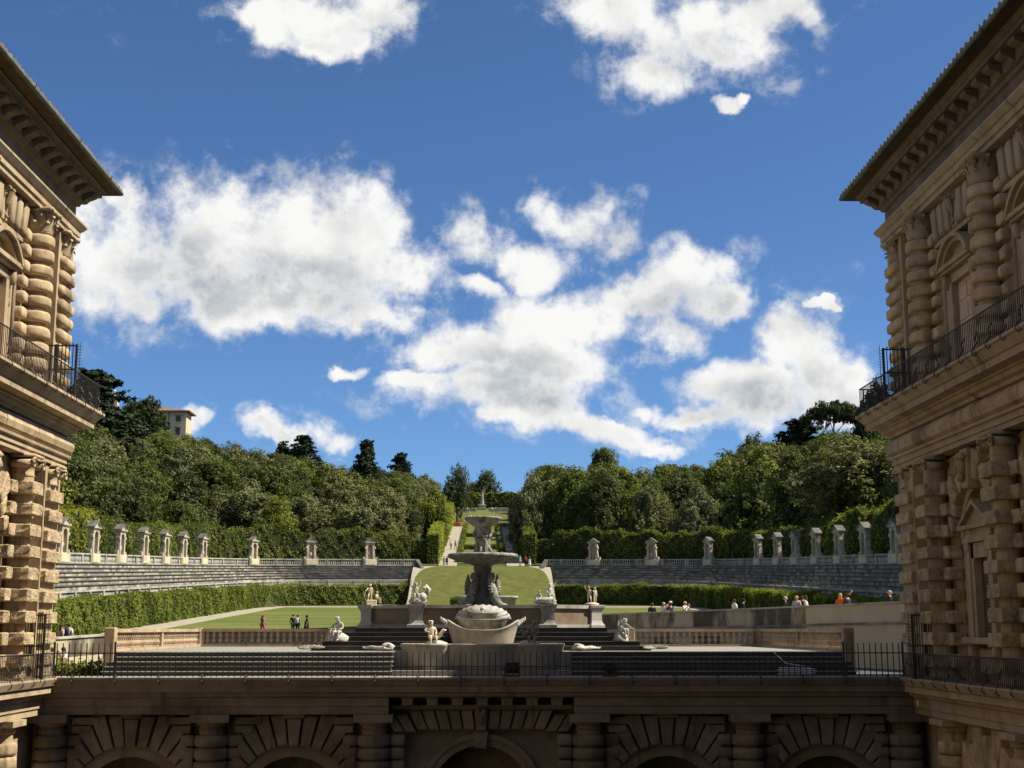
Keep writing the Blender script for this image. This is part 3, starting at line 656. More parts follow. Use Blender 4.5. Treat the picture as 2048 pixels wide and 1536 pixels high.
# ------------------------------------------------------------------ grotto front between the wings
YG = 56.6
gm = lambda x, z, o: (x, YG - o, z)
def build_grotto():
    T = thing('grotto_front', 'dark rusticated grotto wall with arches below the terrace railing', 'grotto wall')
    s = MB()
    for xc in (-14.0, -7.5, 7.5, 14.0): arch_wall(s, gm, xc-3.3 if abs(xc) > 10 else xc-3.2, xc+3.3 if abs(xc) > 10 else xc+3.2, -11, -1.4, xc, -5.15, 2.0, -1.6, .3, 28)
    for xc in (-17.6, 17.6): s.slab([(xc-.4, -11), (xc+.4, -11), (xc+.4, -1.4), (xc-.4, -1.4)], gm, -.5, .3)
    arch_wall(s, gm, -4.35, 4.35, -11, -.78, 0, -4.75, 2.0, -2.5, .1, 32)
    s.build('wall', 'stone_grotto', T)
    MB().box(-18, 18, YG+1.6, YG+1.75, -11, -1.3).box(-18, 18, YG-.2, YG+1.7, -1.3, -1.2).build('grotto_back_wall', 'stone_grotto', T)
    # long entablature, interrupted over the centre bay
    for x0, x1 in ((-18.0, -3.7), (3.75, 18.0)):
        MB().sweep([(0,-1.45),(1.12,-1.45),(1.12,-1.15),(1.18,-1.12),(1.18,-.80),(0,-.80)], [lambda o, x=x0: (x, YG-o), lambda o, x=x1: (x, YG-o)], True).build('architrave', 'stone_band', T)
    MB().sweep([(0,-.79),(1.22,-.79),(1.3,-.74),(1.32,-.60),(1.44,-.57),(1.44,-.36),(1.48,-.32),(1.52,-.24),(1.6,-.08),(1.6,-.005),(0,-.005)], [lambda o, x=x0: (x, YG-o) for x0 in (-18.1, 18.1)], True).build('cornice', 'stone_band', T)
    # centre bay: brackets, flat arch, portal
    bk = MB().slab([(-.3, -.79), (.3, -.79), (.22, -.9), (.22, -1.12), (-.22, -1.12), (-.22, -.9)], gm, .1, 1.08, .03)
    bkm = bk.mesh('bracket'); bkm.materials.append(M['stone_band'])
    for k in range(7): obj('bracket', bkm, None, T, (-2.95 + k*1.0, 0, 0))
    MB().sweep([(0,-1.30),(.5,-1.30),(.55,-1.12),(.1,-1.12)], [lambda o, x=x0: (x, YG-o) for x0 in (-3.65, 3.7)], True).build('lintel_band', 'stone_band', T)
    for k in range(-7, 8):
        if k == 0: continue
        xb = k*.47; xt = k*.53 + math.copysign(.05, k)
        lo, hi = (-2.12, -1.32) if abs(k) < 6 else (-2.2, -1.5)
        MB().slab([(xb-.215, lo), (xb+.215, lo), (xt+.235, hi), (xt-.235, hi)], gm, .1, .48, .06).build('voussoir', 'stone_grotto', T)
    kb = MB().slab([(-.2, -2.15), (.2, -2.15), (.27, -1.3), (-.27, -1.3)], gm, .1, .66, .05)
    kb.ell((0, YG-.68, -1.62), (.19, .12, .27), 6, .12); kb.ell((0, YG-.82, -1.64), (.05, .06, .09), 4); kb.ell((-.12, YG-.7, -1.36), (.09, .08, .13), 4); kb.ell((.12, YG-.7, -1.36), (.09, .08, .13), 4)
    kb.build('keystone_mask', 'stone_grotto', T)
    ar = ring_arch(MB(), gm, 0, -4.75, 2.0, 2.28, .0, .2, n=32); ring_arch(ar, gm, 0, -4.75, 2.28, 2.5, .0, .27, n=32); ar.build('portal_archivolt', 'stone_band', T)
    MB().slab([(-.22, -2.85), (.22, -2.85), (.3, -2.16), (-.3, -2.16)], gm, .1, .52, .05).build('portal_keystone', 'stone_band', T)
    for x0, x1 in ((-3.3, -3.05), (3.05, 3.3)): MB().box(x0, x1, YG-.38, YG-.1, -11, -2.25).build('portal_jamb', 'stone_band', T)
    # columns
    for x in (-17.2, -10.8, -4.3, 4.35, 10.8, 17.2):
        mb = MB().lathe([(.5,-11),(.5,-2.08),(.56,-2.05),(.5,-2.0),(.5,-1.92),(.6,-1.86),(.66,-1.76)], 18, (x, YG-.55, 0)); mb.box(x-.78, x+.78, YG-1.3, YG, -1.76, -1.455)
        c = mb.build('column', 'stone_band', T)
        for i in range(17): obj('drum', BANDR, None, c, (x, YG-.55, -2.5-i*.51))
        cb = cushm(.62, .46, .40)
        for i in range(5):
            for s_ in (-1, 1):
                if abs(x + s_*.95) > 17.6: continue
                o = obj('cushion_block', MBC, None, c, (x+s_*.95, YG-.3, -2.5-i*.51))
    # arches
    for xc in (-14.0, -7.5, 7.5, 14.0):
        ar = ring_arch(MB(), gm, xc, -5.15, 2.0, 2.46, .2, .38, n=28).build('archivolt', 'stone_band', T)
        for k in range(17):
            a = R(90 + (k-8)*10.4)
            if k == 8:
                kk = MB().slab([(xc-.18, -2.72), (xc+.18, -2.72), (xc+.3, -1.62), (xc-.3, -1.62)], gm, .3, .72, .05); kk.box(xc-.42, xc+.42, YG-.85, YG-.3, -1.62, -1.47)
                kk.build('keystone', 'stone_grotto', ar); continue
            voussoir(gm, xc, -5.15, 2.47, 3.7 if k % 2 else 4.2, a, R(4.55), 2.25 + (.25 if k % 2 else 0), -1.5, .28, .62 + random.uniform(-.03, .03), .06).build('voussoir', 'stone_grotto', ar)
        for s_ in (-1, 1):
            for j, z in enumerate((-1.72, -2.05)):
                w0, w1 = (1.3, 2.38) if j == 0 else (1.62, 2.38)
                MB().slab([(xc+s_*w0, z-.15), (xc+s_*w1, z-.15), (xc+s_*w1, z+.14), (xc+s_*w0, z+.14)], gm, .28, .66, .05).build('course_block', 'stone_grotto', ar)
MBC = MB().cush(-.32, .32, -.36, .3, -.24, .24, 6, .42).mesh('cushion_block', True); MBC.materials.append(M['stone_grotto'])
build_grotto()

# courtyard floor far below
o = MB().box(-19, 19, -4, 58.5, -11.2, -11).build('courtyard_floor', 'court_paving'); o['kind'] = 'structure'

# ------------------------------------------------------------------ iron railings and gates
def long_railing(name, label, p0, p1, h, ret=None, hooks=True):
    T = thing(name, label, 'railing', group='iron railings of the palace')
    p0, p1 = Vector(p0), Vector(p1)
    bars = railing_bars(MB(), p0, p1, h, .165)
    rl = MB().tube([p0+Vector((0,0,h)), p1+Vector((0,0,h))] + ([Vector(ret)+Vector((0,0,h))] if ret is not None else []), .028, 5); MB().tube([p0+Vector((0,0,.1)), p1+Vector((0,0,.1))], .02, 5).build('bottom_rail', 'iron', T)
    if ret is not None:
        q = Vector(ret); railing_bars(bars, p1, q, h, .165)
    bars.build('bars', 'iron', T, kind='stuff'); rl.build('rail', 'iron', T)
    n = int((p1-p0).length/1.25); sg = -1 if p0.x > 0 else 1
    hk = MB().tube([(0,0,.62),(sg*.12,0,.4),(sg*.05,0,.2),(sg*.2,0,.02),(sg*.26,0,-.14),(sg*.16,0,-.24),(sg*.08,0,-.14)], .026, 5).mesh('scroll_strut'); hk.materials.append(M['iron'])
    for i in range(n+1):
        p = p1.lerp(p0, (i+.3)/n)
        if p.y > 34: obj('scroll_strut', hk, None, T, p)
    return T
for s in (-1, 1):
    sd = 'sunlit' if s < 0 else 'shaded'
    long_railing('balcony_railing', f'black iron railing along the upper balcony of the {sd} wing', (s*16.4, 30, 11.0), (s*16.4, 57.5, 11.0), 1.15, (s*20, 57.5, 11.0))
    long_railing('balcony_railing', f'black iron railing along the terrace-level ledge of the {sd} wing', (s*17.0, 30, 0), (s*17.0, 55.1, 0), .95)
    for z, h, xo, nm in ((11.0, 2.0, 16.15, 'upper balcony'), (0, 2.42, 16.75, 'terrace-level ledge')):
        T = thing('iron_gate', f'black spiked iron gate across the {nm} of the {sd} wing', 'gate', group='spiked iron gates')
        x0, x1 = s*xo, s*17.75; b = MB()
        n = 11
        for i in range(n+1):
            x = x0 + (x1-x0)*i/n; b.box(x-.014, x+.014, 52.98, 53.02, z, z+h+(.1 if i % 2 else .05))
        b.build('bars', 'iron', T, kind='stuff')
        for zz in (.12, h*.52, h): MB().box(min(x0,x1), max(x0,x1), 52.97, 53.03, z+zz-.025, z+zz+.025).build('rail', 'iron', T)
        for x in (x0, x0 + (x1-x0)*.5): MB().box(x-.04, x+.04, 52.95, 53.05, z, z+h+.05).build('post', 'iron', T)
        sp = MB().tube([(x0-s*.14, 53, z+.1), (x0-s*.14, 53, z+h+.15)], .012, 4)
        for i in range(int(h/.12)): sp.tube([(x0+s*.0, 53, z+.15+i*.12), (x0-s*.24, 53, z+.17+i*.12)], [.012, .005], 4)
        for i in range(8): sp.tube([(x0+(x1-x0)*i/8, 53, z+h), (x0+(x1-x0)*i/8-s*.05, 53, z+h+.16)], [.012, .004], 4)
        sp.build('spikes', 'iron', T, kind='stuff')
# front terrace railing
T = thing('terrace_railing', 'black iron railing of thin bars along the terrace edge above the grotto', 'railing', group='iron railings of the palace')
YR = 55.2
bm_s = MB().box(-.017, .017, -.017, .017, .02, 1.0).mesh('bar'); bm_s.materials.append(M['iron'])
bm_t = MB().box(-.018, .018, -.018, .018, .02, 1.34).mesh('bar'); bm_t.materials.append(M['iron'])
x = -16.9
while x < 17.0:
    obj('bar', bm_t if abs(x) > 14.6 else bm_s, None, T, (x, YR, 0)); x += .236
MB().box(-17, 17, YR-.02, YR+.02, .06, .10).build('bottom_rail', 'iron', T)
MB().box(-14.6, 14.6, YR-.018, YR+.018, .40, .435).build('middle_rail', 'iron', T)
for s in (-1, 1): MB().box(min(s*14.6, s*17), max(s*14.6, s*17), YR-.02, YR+.02, .93, .975).build('top_rail', 'iron', T)
for x in (-17, -14.6, 14.6, 17): MB().box(x-.035, x+.035, YR-.035, YR+.035, 0, 1.4).build('post', 'iron', T)
hk = MB().tube([(0,0,.1),(0,-.12,.02),(0,-.2,-.14),(0,-.1,-.26),(0,-.03,-.16)], .028, 5).tube([(-.09,-.05,.06),(.09,-.05,.06)], .022, 5).mesh('scroll_bracket'); hk.materials.append(M['iron'])
for i in range(20): obj('scroll_bracket', hk, None, T, (-16.2 + i*1.71, YR-.1, 0))
# floodlights, cameras, cable
for x, w in ((1.25, .28), (5.2, .24)):
    t = thing('floodlight', f'black {"square" if w > .25 else "round"} floodlight on the terrace behind the railing{"" if w > .25 else ", nearer the shaded wing"}', 'floodlight', (x, 55.7, 0), group='terrace floodlights')
    if w > .25: MB().cbox(-w, w, -.1, .12, .14, .58, .03).build('housing', 'black_box', t)
    else: MB().tube([(0, -.2, .34), (0, .2, .34)], [.24, .2], 14).build('housing', 'black_box', t)
    MB().box(-w-.04, -w, -.03, .03, 0, .4).box(w, w+.04, -.03, .03, 0, .4).box(-w, w, -.05, .05, 0, .04).build('bracket', 'black_box', t)
def dome_cam(loc, label, s=1):
    t = thing('security_camera', label, 'camera', loc, group='security cameras on the palace'); 
    MB().lathe([(0,.1),(.1,.1),(.1,-.05),(.09,-.12),(.05,-.18),(0,-.2)], 12).build('dome', 'white_metal', t, True)
    MB().tube([(0,0,.1),(0,0,.2),(s*.3,0,.2)], .03, 6).build('arm', 'white_metal', t)
dome_cam(tuple(at(122, 785, 56.0)), 'white dome security camera under the sunlit upper balcony', -1)
dome_cam(tuple(at(200, 828, 57.6)), 'small white security camera at the tip of the sunlit upper balcony', -1)
dome_cam(tuple(at(72, 1395, 54.9)), 'small white security camera below the railing corner by the sunlit wing', -1)
dome_cam(tuple(at(1838, 1405, 54.9)), 'small white security camera below the railing corner by the shaded wing', 1)
pts = [Vector((13.0 + .8*math.cos(a*.9)*(1+.08*math.sin(a*2.3)), 56.6+.35*math.sin(a*.9), .03+.012*a)) for a in range(28)]
tag(MB().tube(pts + [Vector((12.6, 56.8, .5)), Vector((12.2, 57.2, .95))], .022, 5).build('cable_coil', 'cable', None, True), 'loose pale cable coiled on the terrace near the shaded wing', 'cable')
tag(MB().tube([Vector((7.4 + t*.25, 56.35+.05*math.sin(t*.8), .03)) for t in range(20)], .02, 5).build('cable', 'cable', None, True), 'pale cable lying straight along the terrace behind the railing', 'cable')

# ------------------------------------------------------------------ terrain
def smooth(a, b, x):
    t = min(1, max(0, (x-a)/(b-a))); return t*t*(3-2*t)
def g_(Y): return 1.4 + .0433*(Y-115)
LINE0 = [(-41.6,60),(-41.4,100),(-41.2,140),(-41.0,180),(-40.2,198),(-38.6,207),(-35.6,213.5),(-31.5,217.2),(-27.0,219.4),(-19.2,223),(-11.0,226.4)]
def resample(P, step):
    P = [Vector((*p, 0)) for p in P]; out = []
    Q = [2*P[0]-P[1]] + P + [2*P[-1]-P[-2]]
    for i in range(1, len(Q)-2):
        n = max(2, int((Q[i+1]-Q[i]).length/step))
        for k in range(n):
            t = k/n; a, b, c, d = Q[i-1], Q[i], Q[i+1], Q[i+2]
            out.append(.5*((2*b) + (c-a)*t + (2*a-5*b+4*c-d)*t*t + (3*b-a-3*c+d)*t**3))
    out.append(P[-1]); return out
LINE = resample(LINE0, 2.5)
def offs(line, d):               # d>0: towards the axis (inward) for the left-hand line
    out = []
    for i, p in enumerate(line):
        t = (line[min(i+1, len(line)-1)] - line[max(i-1, 0)]).normalized(); n = Vector((t.y, -t.x, 0)); out.append(p + n*d)
    return out
LN = np.array([(p.x, p.y) for p in LINE])
TN = []
for i in range(len(LINE)):
    t = (LINE[min(i+1, len(LINE)-1)] - LINE[max(i-1, 0)]).normalized(); TN.append((t.y, -t.x))
TN = np.array(TN)
def inward(x, Y):                # signed distance to the horseshoe line, + inside
    q = np.array((-abs(x), Y)); d = LN - q; i = int(np.argmin((d*d).sum(1))); 
    return float((q - LN[i]) @ TN[i])
def H(x, Y):
    ax = abs(x)
    base = g_(Y)
    if Y < 79: return -.75 if x < 0 else -.3
    if Y < 232 and ax < 11.5:
        if Y > 203: return g_(203) + (12.2-g_(203))*smooth(203, 228, Y)*1.0
        return base if Y > 80 else min(base, -.15)
    s = inward(x, Y)
    if s > 6.3 and Y < 230: return base if Y > 80 else min(base, -.15)
    A = g_(min(Y, 228)) + 6 + .137*max(0, Y-228)
    if Y > 430: A = g_(228) + 6 + .137*202 + .03*(Y-430)
    k = smooth(214, 250, Y)
    hill = (1-k)*.42*max(0, ax-45) + k*.23*max(0, ax-11)
    hill = min(hill * (.72 if x > 0 and Y > 214 else 1), 30)
    if Y < 130: hill *= smooth(70, 130, Y)
    if s > 0: return base + 2.3 if ax > 11.5 else A
    return A + hill
def ground():
    xs = sorted(set(list(np.arange(-130, 131, 4.)) + [-13, -11.6, -11.4, -9, -7, -3.8, 3.8, 7, 9, 11.4, 11.6, 13] + [s*v for s in (-1, 1) for v in (150, 180, 220, 280, 360, 500, 800, 1500, 3000)]))
    ys = sorted(set([56.7, 60, 66, 72, 78] + list(np.arange(80, 240, 2.)) + list(np.arange(240, 440, 6.)) + [460, 500, 560, 650, 800, 1100, 1600, 2400, 3600]))
    vs = [(x, y, H(x, y) - .02) for y in ys for x in xs]; n = len(xs)
    fs = [(j*n+i, j*n+i+1, (j+1)*n+i+1, (j+1)*n+i) for j in range(len(ys)-1) for i in range(n-1)]
    me = bpy.data.meshes.new('ground'); me.from_pydata(vs, [], fs); me.shade_smooth()
    o = obj('garden_ground', me, 'earth'); o['kind'] = 'structure'
ground()
def sheet(name, m, poly_rows, lift=.03):
    """rows of (x,y) points, draped on the terrain"""
    n = len(poly_rows[0]); vs = [(p[0], p[1], H(p[0], p[1]) + lift) for r in poly_rows for p in r]
    fs = [(j*n+i, j*n+i+1, (j+1)*n+i+1, (j+1)*n+i) for j in range(len(poly_rows)-1) for i in range(n-1)]
    me = bpy.data.meshes.new(name); me.from_pydata(vs, [], fs); me.shade_smooth()
    o = obj(name, me, m); o['kind'] = 'structure'; return o
# lawn inside the horseshoe, gravel walk round it
inn = [p for p in offs(LINE, 12.3) if p.y < 196 and p.y > 84]
lw = sorted([(p.y, p.x) for p in inn])
yy_ = np.arange(88, 197, 3.)
edge = lambda y: float(np.interp(y, [a for a, b in lw], [b for a, b in lw]))
sheet('lawn', 'grass', [[(edge(y)*t, y) for t in np.linspace(1, -1, 22)] for y in yy_], .05)
g8 = offs(LINE, 8.2)
sheet('gravel_walk', 'gravel', [[(x, y) for x in np.linspace(edge(max(88, y)) - 4.5 if y < 192 else -33, -(edge(max(88, y)) - 4.5) if y < 192 else 33, 22)] for y in np.arange(79, 203, 3.)], .02)
sheet('mound_lawn', 'grass_dry', [[(x*math.sqrt(max(.05, 1-((y-203)/25.5)**6)), y) for x in np.linspace(-10.9, 10.9, 14)] for y in np.arange(203.5, 228, 1.5)], .06)
for s in (-1, 1):
    sheet('garden_path', 'gravel', [[(s*x, y) for x in np.linspace(4.2, 7.3, 4)] for y in np.arange(228, 336, 4)], .06)
    sheet('garden_path', 'gravel', [[(s*x, y) for x in np.linspace(2, 11.3, 8)] for y in np.arange(203, 229, 2)], .03)
sheet('garden_path', 'gravel', [[(x, y) for x in np.linspace(-11, 11, 12)] for y in (227.5, 229.5, 231.5)], .08)
sheet('slope_lawn', 'grass', [[(x, y) for x in np.linspace(-4.1, 4.1, 6)] for y in np.arange(232, 420, 4)], .06)
for s in (-1, 1): sheet('slope_lawn', 'grass_dry', [[(s*x, y) for x in np.linspace(4.2, 12, 5)] for y in np.arange(338, 420, 6)], .07)

# ------------------------------------------------------------------ amphitheatre
def along(line, y0=96): return [p for p in line if p.y >= y0]
BALU = [(.055,0),(.075,.03),(.055,.08),(.10,.25),(.095,.38),(.05,.62),(.075,.68),(.06,.76)]
def build_amphi(s):
    sd = 'sunlit' if s < 0 else 'shaded'
    mx = lambda p, z: (p.x*(-s), p.y, z)      # LINE is the left-hand one
    T = thing('stone_seating', f'{sd} tiers of weathered stone seats round the lawn, {"pale and streaked" if s < 0 else "dark in the shade"}', 'seating', group='horseshoe of stone seats')  # both sides share one stone; the dark side lies in cast shade
    L0 = along(LINE)
    def strip(name, m, d0, z0, d1, z1, parent, y0=96):
        a, b = offs(LINE, d0), offs(LINE, d1)
        ix = [i for i, p in enumerate(LINE) if p.y >= y0]
        mb = MB(); vs = []
        for i in ix: vs += [mx(a[i], g_(LINE[i].y)+z0), mx(b[i], g_(LINE[i].y)+z1)]
        mb.add(vs, [(2*k, 2*k+1, 2*k+3, 2*k+2) for k in range(len(ix)-1)])
        return mb, ix, a, b
    nrow = 6
    for k in range(nrow):
        d0 = .2 + k*.75; z1 = 6.0 - k*.4; z0 = z1 - .4
        tr, *_ = strip('r', '', d0-.2, z1, d0+.80, z1, T)
        for q0, w0, q1, w1 in ((d0+.80, z1, d0+.80, z1-.08), (d0+.80, z1-.08, d0+.69, z1-.09)):
            m2, *_ = strip('r', '', q0, w0, q1, w1, T); tr.add(m2.v, m2.f)
        mb, ix, a, b = strip('r', '', d0+.69, z1-.09, d0+.69, z0-.02, T)
        tr.build('tread', 'seat_tread', mb.build('seat_row', 'seat_stone', T))
    mb, ix, a, b = strip('w', '', 4.6, 3.55, 6.0, 2.5, T); mb, *_ = strip('w', '', 4.7, 2.5, 6.3, 2.5, T); mb.build('walkway', 'seat_tread', T)
    mb, *_ = strip('w', '', 6.3, 2.5, 6.3, -.3, T); m2, *_ = strip('w', '', 4.7, 3.62, 4.7, 2.5, T); mb.add(m2.v, m2.f); mb.build('retaining_wall', 'seat_stone', T)
    # stepped end wall by the mound
    e0 = LINE[-1]; t = (LINE[-1]-LINE[-2]).normalized(); n = Vector((t.y, -t.x, 0)); gz = g_(226)
    ew = MB()
    pf = [(-.6, 7.1), (.3, 7.1), (5.4, 4.0), (6.6, 3.8), (6.6, -.5), (-.6, -.5)]
    vs = [mx(e0 + n*d - t*.1, gz+z) for d, z in pf] + [mx(e0 + n*d + t*.5, gz+z) for d, z in pf]; k = len(pf)
    ew.add(vs, [tuple(range(k)), tuple(range(k, 2*k))[::-1]] + [(i, (i+1) % k, (i+1) % k+k, i+k) for i in range(k)]); ew.build('end_wall', 'seat_tread', T)
    # upper and lower balustrades
    for nm, d, zb, hh, lb in (('upper', .0, 6.0, 1.08, 'behind the seats, between the niches'), ('lower', 6.0, 2.5, 1.1, 'in front of the seats above the hedge')):
        B = thing('garden_balustrade', f'long {"grey" if s < 0 else "shaded"} stone balustrade {lb} on the {sd} side', 'balustrade', group='balustrades of the amphitheatre')
        for part, z0, z1, w in (('plinth', 0, .16, .16), ('coping', hh-.16, hh, .19)):
            mb = MB(); ln = offs(LINE, d); ix = [i for i, p in enumerate(LINE) if p.y >= 96]
            la, lb_ = offs(LINE, d-w), offs(LINE, d+w); vs = []
            for i in ix:
                z = g_(LINE[i].y)+zb; vs += [mx(la[i], z+z0), mx(lb_[i], z+z0), mx(lb_[i], z+z1), mx(la[i], z+z1)]
            mb.add(vs, [(4*k+j, 4*k+(j+1) % 4, 4*k+4+(j+1) % 4, 4*k+4+j) for k in range(len(ix)-1) for j in range(4)]); mb.build(part, 'bal_grey', B)
        ln = offs(LINE, d); mb = MB(); acc = 0; nxt = 0; npost = 0; pm = []
        prof = [(r*1.25, .16 + z*(hh-.32)/.76) for r, z in BALU]
        for a, b in zip(ln, ln[1:]):
            if a.y < 96: continue
            seg = (b-a).length
            while nxt < acc + seg:
                p = a.lerp(b, (nxt-acc)/seg); z = g_(p.y)+zb
                if npost % 12 == 0: pm.append(mx(p, z))
                else: mb.lathe(prof, 6, mx(p, z))
                npost += 1; nxt += .36
            acc += seg
        mb.build('balusters', 'bal_grey', B, kind='stuff')
        pq = MB().box(-.2, .2, -.2, .2, 0, hh+.03).mesh('post'); pq.materials.append(M['bal_grey'])
        for p in pm: obj('post', pq, None, B, p)
for s in (-1, 1): build_amphi(s)

# niches (aedicules) with figures and urns
def aedicule_meshes():
    d = {}
    d['base'] = (MB().cbox(-1.0, 1.0, -.5, .35, 0, 1.05, .03).box(-1.15, 1.15, -.42, .4, -.05, .95), 'aed_stone')
    d['base_panel'] = (MB().cbox(-.85, .85, -.55, -.49, .12, .95, .02), 'aed_ochre')
    b = MB(); hw = .42; zc = 3.0
    mp = lambda u, v, o: (u, -o, v)
    arch_wall(b, mp, -.72, .72, 1.05, 3.72, 0, zc, hw, -.02, .38, 14)
    b.slab([(-.72, 1.05), (-.72, 3.72), (.72, 3.72), (.72, 1.05)][::-1], mp, -.22, -.03)
    for s in (-1, 1):
        b.add([(s*.72, -.38, 1.05), (s*.72, .2, 1.05), (s*.72, .2, 3.72), (s*.72, -.38, 3.72)], [(0,1,2,3)])
    for s in (-1, 1):
        pl = [(s*.72, 1.05), (s*1.05, 1.05), (s*1.0, 1.25), (s*.84, 1.5), (s*.78, 2.2), (s*.72, 2.6)]
        b.add([(x, -.3, z) for x, z in pl] + [(x, .15, z) for x, z in pl], [tuple(range(6)), tuple(range(6, 12))[::-1]] + [(i, (i+1) % 6, (i+1) % 6+6, i+6) for i in range(6)])
        b.box(s*1.08-.1, s*1.08+.1, -.35, .2, 1.05, 1.42)
        b.cbox(s*.80-.12, s*.80+.12, -.42, .0, 2.72, 3.05, .03)
    d['body'] = (b, 'aed_stone')
    d['niche_back'] = (MB().box(-hw, hw, -.02, .02, 1.05, 3.42), 'aed_niche')
    c = MB().box(-.92, .92, -.55, .3, 3.72, 3.86).box(-.84, .84, -.48, .25, 3.62, 3.72)
    for s in (-1, 1): c.add([(s*.92, -.55, 3.86), (s*.76, -.55, 3.86), (0, -.55, 4.36), (0, -.55, 4.5), (s*.92, .3, 3.86), (s*.76, .3, 3.86), (0, .3, 4.36), (0, .3, 4.5)], [(0,1,2,3),(0,3,7,4),(1,5,6,2),(4,7,6,5)])
    c.add([(-.8, -.42, 3.86), (.8, -.42, 3.86), (0, -.42, 4.4)], [(0,1,2)])
    d['pediment'] = (c, 'aed_stone')
    r = MB()
    for s in (-1, 1): r.add([(s*1.0, -.62, 3.88), (0, -.62, 4.56), (0, .4, 4.56), (s*1.0, .4, 3.88), (s*1.0, -.62, 3.82), (0, -.62, 4.50), (0, .4, 4.50), (s*1.0, .4, 3.82)], [(0,1,2,3),(4,7,6,5),(0,4,5,1),(3,2,6,7),(0,3,7,4)])
    d['roof_slab'] = (r, 'aed_slab')
    out = {}
    for k, (mb, m) in d.items():
        me = mb.mesh(k); me.materials.append(M[m]); out[k] = me
    return out
AM = aedicule_meshes()
URN = MB().lathe([(.18,0),(.18,.08),(.07,.14),(.08,.22),(.22,.5),(.26,.78),(.2,.95),(.1,1.0),(.13,1.08),(.05,1.2),(.0,1.3)], 12).tube([(-.24,0,.55),(-.33,0,.8),(-.2,0,.95)], .03, 5).tube([(.24,0,.55),(.33,0,.8),(.2,0,.95)], .03, 5).mesh('urn', True); URN.materials.append(M['marble'])
ORD = 'first second third fourth fifth sixth seventh eighth ninth tenth eleventh twelfth thirteenth fourteenth fifteenth sixteenth seventeenth eighteenth nineteenth twentieth'.split() + [f'{n}th' for n in range(21, 60)]
AED = [(740,.78),(620,.78),(505,.78),(403,1),(363,1),(327,1),(285,1),(238,1),(185,1),(122,1)]
NICHE_SPOTS = []
def line_at_px(px):
    best = min(range(len(LINE)-1), key=lambda i: abs(topx((LINE[i].x, LINE[i].y, 10))[0]-px) if LINE[i].y > 110 else 1e9)
    bp, bd = None, 1e9
    for k in range(-10, 11):
        i = best if k >= 0 else best-1
        p = LINE[i].lerp(LINE[i+1], (k % 11)/10.); dd = abs(topx((p.x, p.y, 10))[0]-px)
        if dd < bd: bd, bp = dd, (p, (LINE[i+1]-LINE[i]).normalized())
    return bp
for s in (-1, 1):
    sd = 'sunlit' if s < 0 else 'shaded'
    for k, (px, _) in enumerate(AED):
        p, t = line_at_px(px); n = Vector((t.y, -t.x, 0))
        x, y = p.x*(-s), p.y; nx = n.x*(-s); z = g_(p.y) + 6.0
        rz = math.atan2(nx, -n.y)*(.9 if k > 2 else 1)             # local -Y looks inwards
        a = thing('garden_niche', f'{ORD[k]} pedimented stone niche on the {sd} side, counting outward from the central slope', 'niche', (x, y, z), rz, group='niches round the amphitheatre')
        for nm, me in AM.items(): obj(nm, me, None, a)
        NICHE_SPOTS.append((x, y, z+1.05, rz, k, sd))

